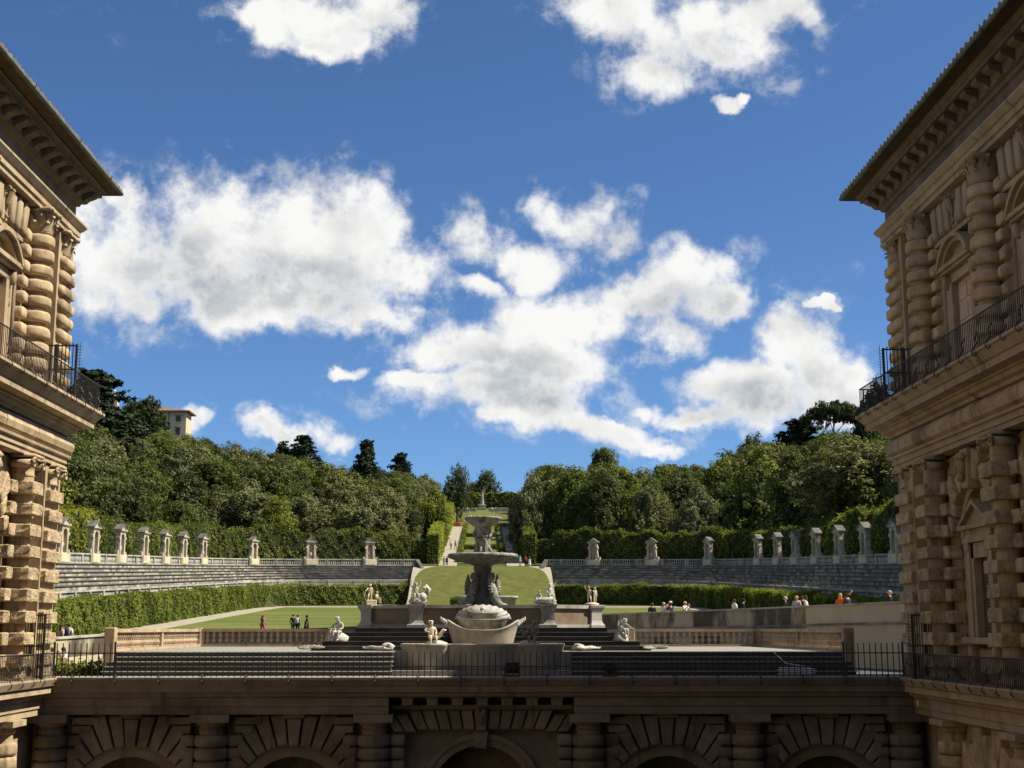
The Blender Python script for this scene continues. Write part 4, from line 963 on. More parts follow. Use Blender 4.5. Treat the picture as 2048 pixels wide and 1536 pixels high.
# ------------------------------------------------------------------ hedges
WV = [(.55,.3,.4),(1.3,-.9,2.),(2.3,1.7,1.1),(3.1,-2.4,4.),(.23,.9,3.),(4.7,3.3,.7),(1.9,-3.1,5.2)]
def hedge_from_line(name, label, pts, width, h, m, zfun, dens=26, size=.2, wob=.12, hfun=None, group='clipped hedges'):
    """clipped hedge along a polyline; leaf faces over a dark core"""
    P = np.array([(p[0], p[1]) for p in pts]); seg = np.linalg.norm(np.diff(P, axis=0), axis=1); cum = np.concatenate([[0], np.cumsum(seg)]); Lg = cum[-1]
    T = thing(name, label, 'hedge', (float(P[0][0]), float(P[0][1]), 0), group=group); org = np.array((P[0][0], P[0][1], 0))
    def frame(sv):
        i = np.clip(np.searchsorted(cum, sv, side='right')-1, 0, len(seg)-1); f = (sv-cum[i])/seg[i]
        q = P[i] + (P[i+1]-P[i])*f[:, None]; t = (P[i+1]-P[i])/seg[i][:, None]; return q, np.stack([t[:, 1], -t[:, 0]], 1)
    ph = rng.uniform(0, 6, 3); hf = hfun or (lambda sv: h*(1 + wob*.16*np.sin(sv*.41+ph[0]) + wob*.12*np.sin(sv*1.13+ph[1]) + wob*.08*np.sin(sv*2.9+ph[2])))
    # core
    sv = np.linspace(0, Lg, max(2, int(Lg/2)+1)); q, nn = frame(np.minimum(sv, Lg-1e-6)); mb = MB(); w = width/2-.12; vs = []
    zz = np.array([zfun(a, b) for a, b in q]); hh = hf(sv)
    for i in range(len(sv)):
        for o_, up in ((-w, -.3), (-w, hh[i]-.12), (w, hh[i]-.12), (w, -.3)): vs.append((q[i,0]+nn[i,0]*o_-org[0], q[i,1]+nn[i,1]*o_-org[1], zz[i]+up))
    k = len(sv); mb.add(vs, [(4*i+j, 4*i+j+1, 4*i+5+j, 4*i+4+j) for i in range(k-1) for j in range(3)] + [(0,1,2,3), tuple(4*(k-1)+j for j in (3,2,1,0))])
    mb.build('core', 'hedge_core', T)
    # leaves
    cen = []; nr = []
    for face, area in (('in', Lg*h), ('out', Lg*h*.5), ('top', Lg*width), ('e0', width*h), ('e1', width*h)):
        n = int(area*dens)
        if n < 1: continue
        sv = rng.uniform(0, Lg, n) if face in ('in', 'out', 'top') else np.full(n, 1e-4 if face == 'e0' else Lg-1e-4)
        q, nn = frame(sv); z0 = np.interp(sv, np.linspace(0, Lg, len(zz)), zz); hv = hf(sv)
        ww = width/2*rng.uniform(-1, 1, n); u = rng.uniform(.0, 1, n)*hv
        bump = wob*(sum(np.sin(sv*a_+u*b_+c_) for a_, b_, c_ in WV))*.3 + rng.normal(0, .06, n) + (rng.random(n) < .02)*rng.uniform(.05, .3, n)
        if face == 'in': off_ = width/2 + bump; zc = u; nv = np.stack([nn[:,0], nn[:,1], np.full(n, .25)], 1)
        elif face == 'out': off_ = -width/2 - bump; zc = u; nv = np.stack([-nn[:,0], -nn[:,1], np.full(n, .25)], 1)
        elif face == 'top': off_ = ww; zc = hv + bump*.8 + np.abs(rng.normal(0, .05, n)); nv = np.tile((0,0,1.), (n,1))
        else:
            off_ = ww; zc = u; tt = np.stack([-nn[:,1], nn[:,0]], 1)*(-1 if face == 'e0' else 1); nv = np.stack([tt[:,0], tt[:,1], np.full(n, .2)], 1)
        cen.append(np.stack([q[:,0]+nn[:,0]*off_-org[0], q[:,1]+nn[:,1]*off_-org[1], z0+zc], 1)); nr.append(nv)
    cen = np.concatenate(cen); nr = np.concatenate(nr)
    v, f = leaves(cen, nr, np.full(len(cen), size), .55)
    obj('leaves', npmesh('leaves', v, f, m), None, T, kind='stuff'); return T
def mir(pts, s): return [(p[0]*(-s), p[1]) for p in pts] if s < 0 else [(-p[0], p[1]) for p in pts][::-1]
low = [(p.x, p.y) for p in offs(LINE, 8.0) if p.y > 92][::2]
tall = [(p.x, p.y) for p in offs(LINE, -3.8) if p.y > 100][::2]
for s in (-1, 1):
    sd = 'sunlit' if s < 0 else 'shaded'
    pts = [(p[0] if s < 0 else -p[0], p[1]) for p in low]
    if s > 0: pts = pts[::-1]
    hedge_from_line('low_hedge', f'{sd} waist of clipped hedge between the lawn and the stone seats', pts, 1.7, 2.9, 'leaf_hedge', lambda a, b: g_(b), 75, .125, .24)
    pts = [(p[0] if s < 0 else -p[0], p[1]) for p in tall]
    if s > 0: pts = pts[::-1]
    # the wall of green is patched together from bushes of different heights
    cut = [0, .13, .22, .33, .42, .56, .70, .80, 1.0]; n = len(pts)
    for k in range(8):
        a, b = int(cut[k]*(n-1)), int(cut[k+1]*(n-1)); kk = k if s < 0 else 7-k
        hedge_from_line('tall_hedge', f'{ORD[7-kk]} section of tall clipped hedge behind the {sd} niches, counting from the central slope', pts[a:b+1], 2.6, (6.8, 6.2, 6.0, 5.4, 4.8, 5.0, 5.4, 5.6)[kk],
                        ('leaf_hedge', 'leaf_hedge_dark', 'leaf_hedge', 'leaf_hedge_yellow', 'leaf_hedge_dark', 'leaf_hedge', 'leaf_hedge_dark', 'leaf_hedge_dark')[kk], lambda a, b: g_(min(b, 228))+6, 42, .15, .42, group='tall clipped hedges behind the niches')
    hedge_from_line('path_hedge', f'tall clipped hedge along the {sd} garden path climbing the slope', [(s*8.3, y) for y in (np.arange(232, 350, 6) if s < 0 else np.arange(346, 228, -6))][::1] if s > 0 else [(s*8.3, y) for y in np.arange(232, 350, 6)], 1.9, 5.2, 'leaf_hedge_yellow' if s < 0 else 'leaf_hedge', lambda a, b: H(a*1.2, b), 30, .16, .2)
    hedge_from_line('corner_hedge', f'block of clipped hedge at the foot of the {sd} garden path', [(s*9.2, 234.5), (s*13.5, 234.5)] if s < 0 else [(s*13.5, 234.5), (s*9.2, 234.5)], 2.2, 4.6, 'leaf_hedge', lambda a, b: 12.4, 60, .12)
    hedge_from_line('border_hedge', f'dark low hedge edging the slope lawn beside the {sd} path', [(s*3.9, y) for y in np.arange(234, 334, 8)] if s < 0 else [(s*3.9, y) for y in np.arange(330, 228, -8)], .7, .9, 'leaf_hedge_dark', H, 20, .16, .05)
hedge_from_line('box_hedge', 'low box hedge across the foot of the grass mound', [(-4.6, 201.5), (4.4, 201.5)], 1.0, 1.2, 'leaf_hedge_dark', lambda a, b: g_(b), 40, .15, .05)
for k, y in enumerate((262, 296)): hedge_from_line('cross_hedge', f'{("lower", "upper")[k]} dark hedge crossing the slope lawn', [(-3.4, y), (3.4, y)], .8, .9, 'leaf_hedge_dark', H, 24, .16, .05)
hedge_from_line('top_hedge', 'hedge closing the slope behind the tall statue', [(-13, 428), (13, 428)], 3, 4.5, 'leaf_hedge', H, 14, .3, .3)

# ------------------------------------------------------------------ trees
def clump_crown(name, m, clumps, per, size, flat=1.):
    cen, nr = [], []
    for cx, cy, cz, r in clumps:
        n = int(per*(r/.28)**1.6); ns = max(4, n//14); c0 = np.array((cx, cy, cz))
        d = rng.normal(0, 1, (ns, 3)); d[:, 2] += .25; d /= np.linalg.norm(d, axis=1)[:, None]
        sc0 = c0 + d*(r*rng.uniform(.55, 1.05, ns))[:, None]*np.array((1, 1, flat)); sr = r*rng.uniform(.20, .36, ns)      # sprays of leaves on the bough
        i = rng.integers(0, ns, n); e = rng.normal(0, 1, (n, 3)); e /= np.linalg.norm(e, axis=1)[:, None]
        cen.append(sc0[i] + e*(sr[i]*rng.uniform(.5, 1.05, n))[:, None]*np.array((1, 1, .8*flat + .1))); nr.append(e*.7 + d[i]*.5 + np.array((0, 0, .3)))
    cen = np.concatenate(cen); nr = np.concatenate(nr); v, f = leaves(cen, nr, np.full(len(cen), size), .42)
    return npmesh(name, v, f, m)
def broad(seed, m, n=54, cone=0., per=1350, size=.0175, low=.08):
    r_ = random.Random(seed); cl = []; n = int(n*.8); ex, ey = r_.uniform(.8, 1.2), r_.uniform(.8, 1.2); lean = r_.uniform(-.08, .08)
    for i in range(n):
        a = r_.uniform(0, 2*math.pi); h = r_.uniform(low, .97)
        prof = math.sin(math.pi*min(1, (h*.92+.12)))**.6 * (1-cone*h) * .40
        rr = prof*r_.uniform(.55, 1.0); cl.append((rr*ex*math.cos(a)+lean*h, rr*ey*math.sin(a), h*.86+.02, r_.choice((.07, .1, .13, .17, .2))*r_.uniform(.85, 1.1)*(1-cone*h*.5)))
    for i in range(9):
        h = .2+.6*i/9; cl.append((r_.uniform(-.08,.08), r_.uniform(-.08,.08), h, .2*(1-cone*h*.6)))
    return clump_crown('crown', m, cl, per, size)
def conifer(seed, m):
    r_ = random.Random(seed); cl = []
    for i in range(60):
        h = r_.uniform(.1, 1)**.9; rr = .27*(1.05-h)**.65*r_.uniform(.35, 1); a = r_.uniform(0, 6.28)
        cl.append((rr*math.cos(a), rr*math.sin(a), h*.94, .06+.10*(1.1-h)))
    return clump_crown('crown', m, cl, 1900, .016, .8)
def umbrella(seed, m):
    r_ = random.Random(seed); cl = []
    for i in range(60):
        a = r_.uniform(0, 6.28); rr = .52*math.sqrt(r_.random()); cl.append((rr*math.cos(a), rr*math.sin(a), .84+.13*(1-(rr/.52)**2)+r_.uniform(-.03,.03), r_.uniform(.08,.13)))
    return clump_crown('crown', m, cl, 1600, .015, .6)
def roundpine(seed, m):
    r_ = random.Random(seed); cl = []
    for i in range(70):
        a = r_.uniform(0, 6.28); t = math.acos(r_.uniform(-.6, 1)); rr = r_.uniform(.6, 1)
        cl.append((.4*rr*math.sin(t)*math.cos(a), .4*rr*math.sin(t)*math.sin(a), .56+.37*rr*math.cos(t), r_.uniform(.07,.11)))
    return clump_crown('crown', m, cl, 1500, .015)
CROWN = {'oak': [broad(1, 'leaf_oak'), broad(2, 'leaf_oak', 60), broad(11, 'leaf_oak', 44), broad(12, 'leaf_oak', 50, .3)], 'holm': [broad(3, 'leaf_holm'), broad(4, 'leaf_holm', 62)], 'olive': [broad(5, 'leaf_olive', 60), broad(6, 'leaf_olive', 48)],
         'bright': [broad(7, 'leaf_bright'), broad(8, 'leaf_bright', 46)], 'cone': [broad(9, 'leaf_olive', 60, .55)], 'loose': [broad(10, 'leaf_holm', 34, 0, 700, .018, .35)],
         'cypress': [broad(20, 'leaf_conifer', 70, .25)], 'conifer': [conifer(1, 'leaf_conifer'), conifer(2, 'leaf_conifer')], 'umbrella': [umbrella(1, 'leaf_pine')], 'pine': [roundpine(1, 'leaf_pine')]}
def trunk_mesh(top, limbs=5, r=.03, seed=0):
    r_ = random.Random(seed); mb = MB().tube([(0,0,-.06), (.004,0,.1), (.01,.006,top*.6), (0,0,top)], [r*1.5, r, r*.7, r*.35], 7)
    for i in range(limbs):
        a = i*2.4+r_.random(); h = top*(.45+.5*i/limbs); mb.tube([(0,0,h), (.1*math.cos(a), .1*math.sin(a), h+.08), (.24*math.cos(a), .24*math.sin(a), h+.15)], [r*.5, r*.35, r*.12], 5)
    me = mb.mesh('trunk', True); me.materials.append(M['bark']); return me
TRUNK = {'d': trunk_mesh(.7), 'conifer': trunk_mesh(.9, 0, .02), 'umbrella': trunk_mesh(.86, 9, .022, 3), 'pine': trunk_mesh(.75, 7, .025, 4), 'loose': trunk_mesh(.85, 8, .022, 5)}
NTREE = 0
def tree(kind, x, y, h, wid, label, group, cat='tree', z=None, nm=None):
    global NTREE; NTREE += 1
    z = H(x, y) if z is None else z
    t = thing(nm or {'conifer': 'conifer_tree', 'umbrella': 'umbrella_pine', 'pine': 'pine_tree', 'cypress': 'cypress_tree'}.get(kind, 'broadleaf_tree'), label, cat, (x, y, z), random.uniform(0, 6.28), group)
    t.scale = (wid, wid, h)
    obj('trunk', TRUNK.get(kind, TRUNK['d']), None, t); obj('crown', random.choice(CROWN[kind]), None, t, kind='stuff'); return t
# skyline the canopy keeps to (heading, top)
SKY = [(-60,850),(60,842),(130,838),(160,846),(230,842),(300,850),(325,858),(350,862),(380,868),(420,880),(450,882),(480,890),(540,900),(570,912),(610,912),(650,922),(690,928),(735,936),(770,932),(803,942),(830,946),(870,946),(915,950),(932,962),(946,985),(963,1010),(985,985),(1000,955),(1040,945),(1080,928),(1150,926),(1205,920),(1260,936),(1330,922),(1400,924),(1440,916),(1470,890),(1520,882),(1580,872),(1640,866),(1700,852),(1760,850),(1800,862),(1900,862),(2100,850)]
def sky_y(px): return float(np.interp(px, [a for a, b in SKY], [b for a, b in SKY]))
cols = {}; FRONT = []
cand = []
r_ = random.Random(5)
for i in range(5200):
    y = r_.uniform(128, 400); x = r_.uniform(-.42*y-6, .44*y+6); cand.append((y, x))
cand.sort(); placed = []; WOOD = []
row_ = [p for p in offs(LINE, -10.5) if p.y > 140]
acc = 99.
for a_, b_ in zip(row_, row_[1:]):
    acc += (b_-a_).length
    if acc < 7.6: continue
    acc = 0; x, y = -a_.x + r_.uniform(-1, 1), a_.y + r_.uniform(-1, 1)
    if x < 15: continue
    px, _ = topx((x, y, 20)); z = H(x, y); zmax = 1.9 + (1258-sky_y(px)-r_.uniform(4, 40))/2772*y; h = min(21., zmax-z)
    if h < 6: continue
    k = r_.choice(('oak', 'holm', 'olive', 'oak', 'holm')); top = (z+h-1.9)/y; placed.append((x, y))
    FRONT.append((k, x, y, h, h*r_.uniform(.66, .8), px, top))

kinds = ['oak']*5 + ['holm']*4 + ['olive']*4 + ['bright']*3
for k, x, y, h, w, px, top in FRONT:
    tn = {'oak': 'deep green', 'holm': 'dark evergreen', 'olive': 'grey-green'}[k]
    c0, c1 = int((px-.36*w/y*2772)/8), int((px+.36*w/y*2772)/8)
    for c in range(c0+1, c1): cols[c] = max(cols.get(c, -1), top - .012*abs(2*(c-c0)/(max(1, c1-c0))-1)**2)
    WOOD.append((tree(k, x, y, h, w, 'tree', 'trees of the wood on the shaded side'), px, 1258-top*2772, tn))
for y, x in cand:
    ax = abs(x); s = inward(x, y) if y < 240 else -99
    if s > -7.5 and y < 236: continue
    if y < 420 and ax < 15.5: continue
    sp = 6.4 + (y-130)*.012
    if any((x-a)**2 + (y-b)**2 < sp*sp for a, b in placed[-160:]): continue
    px, _ = topx((x, y, 20)); z = H(x, y); lim = sky_y(px) + r_.uniform(-3, 12)
    zmax = 1.9 + (1258-lim)/2772*y*1.004; h = min(r_.uniform(8.5, 13.5) if x < 0 else r_.uniform(11.5, 19), zmax - z)
    if h < 3.6: continue
    top = (z+h-1.9)/y; near_r = x > 0 and -22 < s
    if near_r: h = min(22., zmax - z)*r_.uniform(.85, 1.)
    top = (z+h-1.9)/y; w = h*(r_.uniform(.7, .9) if near_r else r_.uniform(.85, 1.25)); w = min(w, 13 if x < 0 else 15)
    c0, c1 = int((px-.36*w/y*2772)/8), int((px+.36*w/y*2772)/8)
    vis = [top - cols.get(c, -1) for c in range(c0, c1+1)]
    if sum(v > .0035 for v in vis) < .35*len(vis): continue
    for c in range(c0+1, c1):
        cols[c] = max(cols.get(c, -1), top - .012*abs(2*(c-c0)/(max(1, c1-c0))-1)**2)
    placed.append((x, y)); k = r_.choice(kinds); left = x < 0
    tn = {'oak': 'deep green', 'holm': 'dark evergreen', 'olive': 'grey-green', 'bright': 'fresh green'}[k]
    WOOD.append((tree(k, x, y, h, w, 'tree', f'trees of the wood on the {"sunlit" if left else "shaded"} side'), px, 1258-top*2772, tn))
def named(kind, px, ptop, y, wpx, label, h=None, nm=None, pbase=None):
    p = at(px, ptop, y); z = H(p.x, y) if pbase is None else at(px, pbase, y).z
    hh = p.z - z; w = wpx/2772*y/ {'conifer': .31, 'cypress': .62, 'umbrella': 1.05, 'pine': .78}.get(kind, .86)
    tree(kind, p.x, y, hh, w, label, 'trees standing out from the wood', z=z, nm=nm)
named('conifer', 566, 879, 330, 34, 'small dark conifer on the skyline, first of a close pair')
named('conifer', 608, 869, 330, 52, 'larger dark conifer on the skyline beside a smaller twin')
named('conifer', 735, 878, 335, 44, 'tall narrow dark conifer alone on the skyline near the white cloud')
named('conifer', 803, 904, 345, 46, 'stubby dark conifer on the skyline nearest the central slope')
named('conifer', 190, 738, 250, 130, 'tall dark conifer rising beside the sunlit palace balcony')
named('pine', 289, 786, 318, 92, 'round-headed pine in front of the hilltop villa')
named('loose', 915, 925, 350, 62, 'airy open-crowned tree just beside the gap above the statue')
named('loose', 975, 937, 440, 66, 'small dark spreading tree behind the tall statue on the axis')
named('oak', 952, 962, 446, 60, 'dome-shaped dark tree clipped round behind the tall statue')
named('oak', 1205, 892, 330, 78, 'rounded tree standing highest over the wood on the shaded side', )
named('olive', 1062, 940, 250, 92, 'big grey-green tree at the edge of the shaded path', pbase=1150)
named('cone', 1163, 1030, 240, 66, 'pointed pale grey-green tree behind the first shaded niche', pbase=1112)
named('conifer', 1597, 838, 290, 100, 'layered dark cedar on the skyline beside the umbrella pine')
named('umbrella', 1665, 810, 280, 118, 'umbrella pine with a flat spreading crown on the skyline')
named('cypress', 1750, 736, 230, 84, 'tall black-green cypress beside the shaded palace balcony')
named('cypress', 1725, 785, 226, 60, 'lower dark cypress leaning into a taller one by the shaded balcony')
named('olive', 1700, 868, 175, 210, 'large pale sunlit tree nearest the shaded palace wing', pbase=1010)
named('bright', 1290, 985, 236, 130, 'mid-green tree with pale tips behind the second shaded niche', pbase=1110)
named('holm', 1500, 870, 270, 90, 'dark bushy tree at a step in the skyline on the shaded side')
named('bright', 868, 972, 262, 70, 'broad sunlit tree just above the sunlit path hedge', pbase=1085)
for i, (x, y) in enumerate(((47.5, 98), (53, 104), (48, 109), (54.5, 114), (48, 119), (55, 124), (48.5, 128), (49, 136))):
    tree(('oak', 'holm', 'olive')[i % 3], x, y, 21 - (i % 3), 15, f'{ORD[i]} tall tree in the row behind the shaded palace wing, counting away from it', 'trees standing behind the shaded palace wing')
# tell the trees of the wood apart: by the niche they rise above and their place between hedge and skyline
LM = [(1926-q if sgn > 0 else q, f'above the {ORD[i]} {"shaded" if sgn > 0 else "sunlit"} niche') for sgn in (-1, 1) for i, (q, _) in enumerate(AED)] + [(880, 'by the sunlit path'), (1060, 'by the shaded path'), (60, 'by the sunlit wing'), (1860, 'by the shaded wing')]
col_ = {}
for w_ in WOOD: col_.setdefault(min(LM, key=lambda l: abs(l[0]-w_[1]))[1], []).append(w_)
for nm_, ls in col_.items():
    ls.sort(key=lambda w_: -w_[2])
    for i, w_ in enumerate(ls):
        pos = 'lowest on the slope' if i == 0 else 'highest on the slope' if i == len(ls)-1 else f'{ORD[i]} up from the hedge'
        w_[0]['label'] = f'{w_[3]} tree in the wood {nm_}, {pos}'
print('TREES', NTREE)

# ------------------------------------------------------------------ villa on the hill, tower
V = thing('hill_villa', 'cream villa with overhanging roof on the hilltop behind the round pine', 'villa')
p0 = at(322, 870, 340); p1 = at(371, 870, 340); zt = at(345, 822, 340).z; zb = zt - 14
vy = 340
MB().box(p0.x-8, p1.x, vy, vy+6, zb, zt).build('wall', 'villa_wall', V)
e = 1.1
MB().add([(p0.x-9, vy-e, zt), (p1.x+e, vy-e, zt), (p1.x+e, vy+7, zt), (p0.x-9, vy+7, zt), (p0.x-2, vy+3, zt+1.6), (p1.x-7, vy+3, zt+1.6), (p0.x-9, vy-e, zt-.3), (p1.x+e, vy-e, zt-.3), (p1.x+e, vy+7, zt-.3), (p0.x-9, vy+7, zt-.3)],
         [(0,1,5,4),(1,2,5),(2,3,4,5),(3,0,4),(6,9,8,7),(0,6,7,1),(1,7,8,2),(2,8,9,3),(3,9,6,0)]).build('roof', 'tile', V)
for zz, hh in ((zt-2.0, 1.3), (zt-5.2, 1.8)):
    w = MB().box(p1.x-2.6, p1.x-1.4, vy-.06, vy+.02, zz-hh/2, zz+hh/2).build('window', 'villa_dark', V)
    MB().box(p1.x-2.9, p1.x-1.1, vy-.14, vy, zz+hh/2+.1, zz+hh/2+.28).build('frame', 'tile', w)
MB().tube([(p0.x+1.8, vy-.1, zb), (p0.x+1.8, vy-.1, zt)], .1, 6).build('drainpipe', 'gutter', V)
p = at(228, 815, 320); q = at(228, 790, 320)
TW = thing('hill_tower', 'small cream roof turret with a cap beside the dark conifer', 'tower', (p.x, 320, 0))
MB().box(-.9, .9, -.9, .9, p.z-9, q.z-.6).build('wall', 'villa_wall', TW)
MB().add([(-1.4,-1.4,q.z-.6),(1.4,-1.4,q.z-.6),(1.4,1.4,q.z-.6),(-1.4,1.4,q.z-.6),(0,0,q.z+.3)], [(0,1,4),(1,2,4),(2,3,4),(3,0,4),(3,2,1,0)]).build('roof', 'tile', TW)
MB().lathe([(.4,0),(.35,.6),(.42,.7),(.2,1.1),(.0,1.4)], 10, (0,0,q.z+.1)).build('lantern', 'villa_wall', TW)

# ------------------------------------------------------------------ figures (skinned skeletons, baked at the end)
BASE = dict(pel=(0,0,.93), spi=(0,.02,1.12), che=(0,.01,1.32), nek=(0,0,1.455), hed=(0,-.02,1.555), top=(0,-.01,1.665),
            shL=(-.17,0,1.39), elL=(-.225,.03,1.12), wrL=(-.23,-.05,.89), haL=(-.23,-.07,.81), shR=(.17,0,1.39), elR=(.225,.03,1.12), wrR=(.23,-.05,.89), haR=(.23,-.07,.81),
            hiL=(-.09,0,.89), knL=(-.10,-.02,.49), anL=(-.10,.02,.08), toL=(-.11,-.14,.035), hiR=(.09,0,.89), knR=(.10,-.02,.49), anR=(.10,.02,.08), toR=(.11,-.14,.035))
RAD = dict(pel=.14, spi=.12, che=.145, nek=.055, hed=.095, top=.07, sh=.068, el=.044, wr=.031, ha=.038, hi=.085, kn=.057, an=.039, to=.036)
EDG = ['pel-spi','spi-che','che-nek','nek-hed','hed-top','che-shL','shL-elL','elL-wrL','wrL-haL','che-shR','shR-elR','elR-wrR','wrR-haR','pel-hiL','hiL-knL','knL-anL','anL-toL','pel-hiR','hiR-knR','knR-anR','anR-toR']
SKIN = []
def radius(k): return RAD.get(k, RAD.get(k[:2], .05))
def skin_obj(name, J, edges, m, parent, grow=0., k=1., rad=None, fingers=False, root='pel', lvl=1):
    bm = bmesh.new(); lay = bm.verts.layers.skin.verify(); V = {}
    def vert(key, co, r):
        v = bm.verts.new(co); v[lay].radius = (r, r); V[key] = v; return v
    for e in edges:
        for q in e.split('-'):
            if q not in V: vert(q, Vector(J[q]), ((rad or {}).get(q, radius(q))*k + grow))
    for e in edges:
        a, b = e.split('-'); bm.edges.new((V[a], V[b]))
    if fingers:
        for s in 'LR':
            if 'ha'+s not in V: continue
            d = (Vector(J['ha'+s]) - Vector(J['wr'+s])).normalized(); sd_ = d.cross(Vector((0,1,.2))); sd_ = sd_.normalized() if sd_.length > .1 else Vector((1,0,0))
            for i, (o_, ln) in enumerate(((-.03,.055),(-.012,.085),(.008,.09),(.026,.08),(.042,.06))):
                a = vert(f'f{s}{i}', Vector(J['ha'+s]) + sd_*o_ + d*ln*.5, .009*k); b = vert(f'g{s}{i}', Vector(J['ha'+s]) + sd_*o_*1.2 + d*ln + Vector((0,-.012,0)), .007*k)
                bm.edges.new((V['ha'+s], a)); bm.edges.new((a, b))
    rt = root if root in V else next(iter(V))
    V[rt][lay].use_root = True
    me = bpy.data.meshes.new(name); bm.to_mesh(me); bm.free(); me.materials.append(M[m])
    o = obj(name, me, None, parent)
    md = o.modifiers.new('skin', 'SKIN'); md.use_smooth_shade = True; md.branch_smoothing = .4
    s2 = o.modifiers.new('sub', 'SUBSURF'); s2.levels = s2.render_levels = lvl
    SKIN.append(o); return o
def P_(**kw):
    d = dict(BASE); d.update(kw); return d
STAND = P_()
WALK = P_(knL=(-.1,-.16,.5), anL=(-.1,-.24,.09), toL=(-.1,-.38,.05), knR=(.1,.08,.49), anR=(.1,.33,.13), toR=(.1,.22,.03), elL=(-.22,.12,1.14), wrL=(-.22,.1,.9), haL=(-.22,.1,.82), elR=(.22,-.08,1.13), wrR=(.21,-.24,.95), haR=(.21,-.29,.88))
PHOTO = P_(elL=(-.2,-.16,1.16), wrL=(-.06,-.3,1.42), haL=(-.03,-.33,1.49), elR=(.2,-.16,1.16), wrR=(.06,-.3,1.42), haR=(.03,-.33,1.49))
RAISE = P_(elL=(-.33,-.12,1.5), wrL=(-.48,-.22,1.7), haL=(-.52,-.25,1.78))
SIT = P_(pel=(0,0,.48), spi=(0,.0,.66), che=(0,-.03,.86), nek=(0,-.05,1.0), hed=(0,-.08,1.1), top=(0,-.07,1.21), shL=(-.17,-.03,.93), elL=(-.24,-.06,.68), wrL=(-.16,-.26,.62), haL=(-.12,-.32,.6), shR=(.17,-.03,.93), elR=(.24,-.06,.68), wrR=(.16,-.26,.62), haR=(.12,-.32,.6),
         hiL=(-.09,-.05,.46), knL=(-.14,-.42,.5), anL=(-.14,-.44,.1), toL=(-.15,-.58,.04), hiR=(.09,-.05,.46), knR=(.14,-.42,.5), anR=(.14,-.44,.1), toR=(.15,-.58,.04))
CONTRA = P_(pel=(.03,0,.93), knR=(.16,-.1,.5), anR=(.15,.06,.09), toR=(.19,-.07,.03), elL=(-.32,-.02,1.2), wrL=(-.2,-.16,1.02), haL=(-.16,-.2,.98), elR=(.3,.02,1.6), wrR=(.18,-.1,1.8), haR=(.15,-.13,1.87), hed=(.03,-.03,1.555), top=(.05,-.03,1.665))
CMAT = {}
def cloth(col):
    k = 'cloth_%02d_%02d_%02d' % tuple(int(c*99) for c in col)
    if k not in M: mat(k, [col], 6, 4, .9)
    return k
SK = (.48, .29, .20)
def person(loc, rz, label, ps=STAND, top=(.5,.5,.5), legs=(.03,.04,.08), hair=(.03,.02,.015), bag=None, robe=None, long_hair=False, scale=1., hat=None, group='visitors in the garden'):
    t = thing('person', label, 'person', loc, rz, group); t.scale = (scale,)*3
    skin_obj('body', ps, EDG, cloth(SK), t, fingers=True)
    top_e = ['pel-spi','spi-che','che-shL','shL-elL','che-shR','shR-elR']
    skin_obj('shirt', ps, top_e, cloth(top), t, .018, 1.04)
    if robe:
        mb = MB(); px, py, pz = ps['pel']; mb.lathe([(.16, pz+.25), (.19, pz), (.25, .45), (.29, .06), (.27, .05)], 14, (px, py, 0)); mb.build('skirt', cloth(robe), t, True)
    else: skin_obj('trousers', ps, ['pel-hiL','hiL-knL','knL-anL','pel-hiR','hiR-knR','knR-anR'], cloth(legs), t, .014, 1.03)
    for s in 'LR':
        a, b = Vector(ps['an'+s]), Vector(ps['to'+s]); MB().tube([a+Vector((0,.03,-.03)), a+Vector((0,-.02,-.02)), b], [.045, .052, .042], 7).build('shoe', cloth((.06,.055,.05)), t, True)
    h = Vector(ps['hed']); mb = MB(); mb.ell(tuple(h+Vector((0,.025,.045))), (.108, .115, .105), 7)
    if long_hair: mb.ell(tuple(h+Vector((0,.07,-.09))), (.10, .06, .17), 6)
    mb.build('hair', cloth(hair), t, True)
    MB().ell(tuple(h+Vector((0,-.098,-.005))), (.014, .022, .022), 4).build('nose', cloth(SK), t, True)
    if hat: MB().lathe([(.0,.2),(.08,.19),(.115,.1),(.118,.06)], 12, tuple(h)).box(h.x-.09, h.x+.09, h.y-.2, h.y-.09, h.z+.06, h.z+.075).build('cap', cloth(hat), t, True)
    if bag:
        c = Vector(ps['che']); MB().cush(c.x-.15, c.x+.15, c.y+.12, c.y+.30, c.z-.36, c.z+.1, 6, .55).build('backpack', cloth(bag), t, True)
    return t
PUT = dict(hed=.125, top=.09, pel=.15, spi=.14, che=.14, hiL=.1, hiR=.1, knL=.078, knR=.078, elL=.055, elR=.055)
def putto(t, ps, m, k=.55, off=(0,0,0), rz=0, name='figure', drape=False):
    """stone child: big head, plump limbs; ps in adult frame, scaled by k"""
    ca, sa = math.cos(rz), math.sin(rz); J = {}
    for q, (x, y, z) in ps.items():
        if q in ('hed', 'top'): z += .02 if q == 'hed' else .06
        x, y = x*ca - y*sa, x*sa + y*ca
        J[q] = (x*k+off[0], y*k+off[1], z*k+off[2])
    o = skin_obj(name, J, EDG, m, t, 0, k, rad=PUT, lvl=2)
    h = Vector(J['hed']); mb = MB()
    f = Vector((ca*0 + sa*1, -ca, 0))
    for i in range(9):
        a = i*.7; mb.ell(tuple(h + Vector((math.cos(a)*.075*k, math.sin(a)*.075*k, (.08+.03*(i % 2))*k)) - f*.02*k), (.06*k, .06*k, .055*k), 4)
    mb.ell(tuple(h+f*.125*k), (.022*k, .022*k, .03*k), 4)
    mb.build('curls', m, t, True); return o

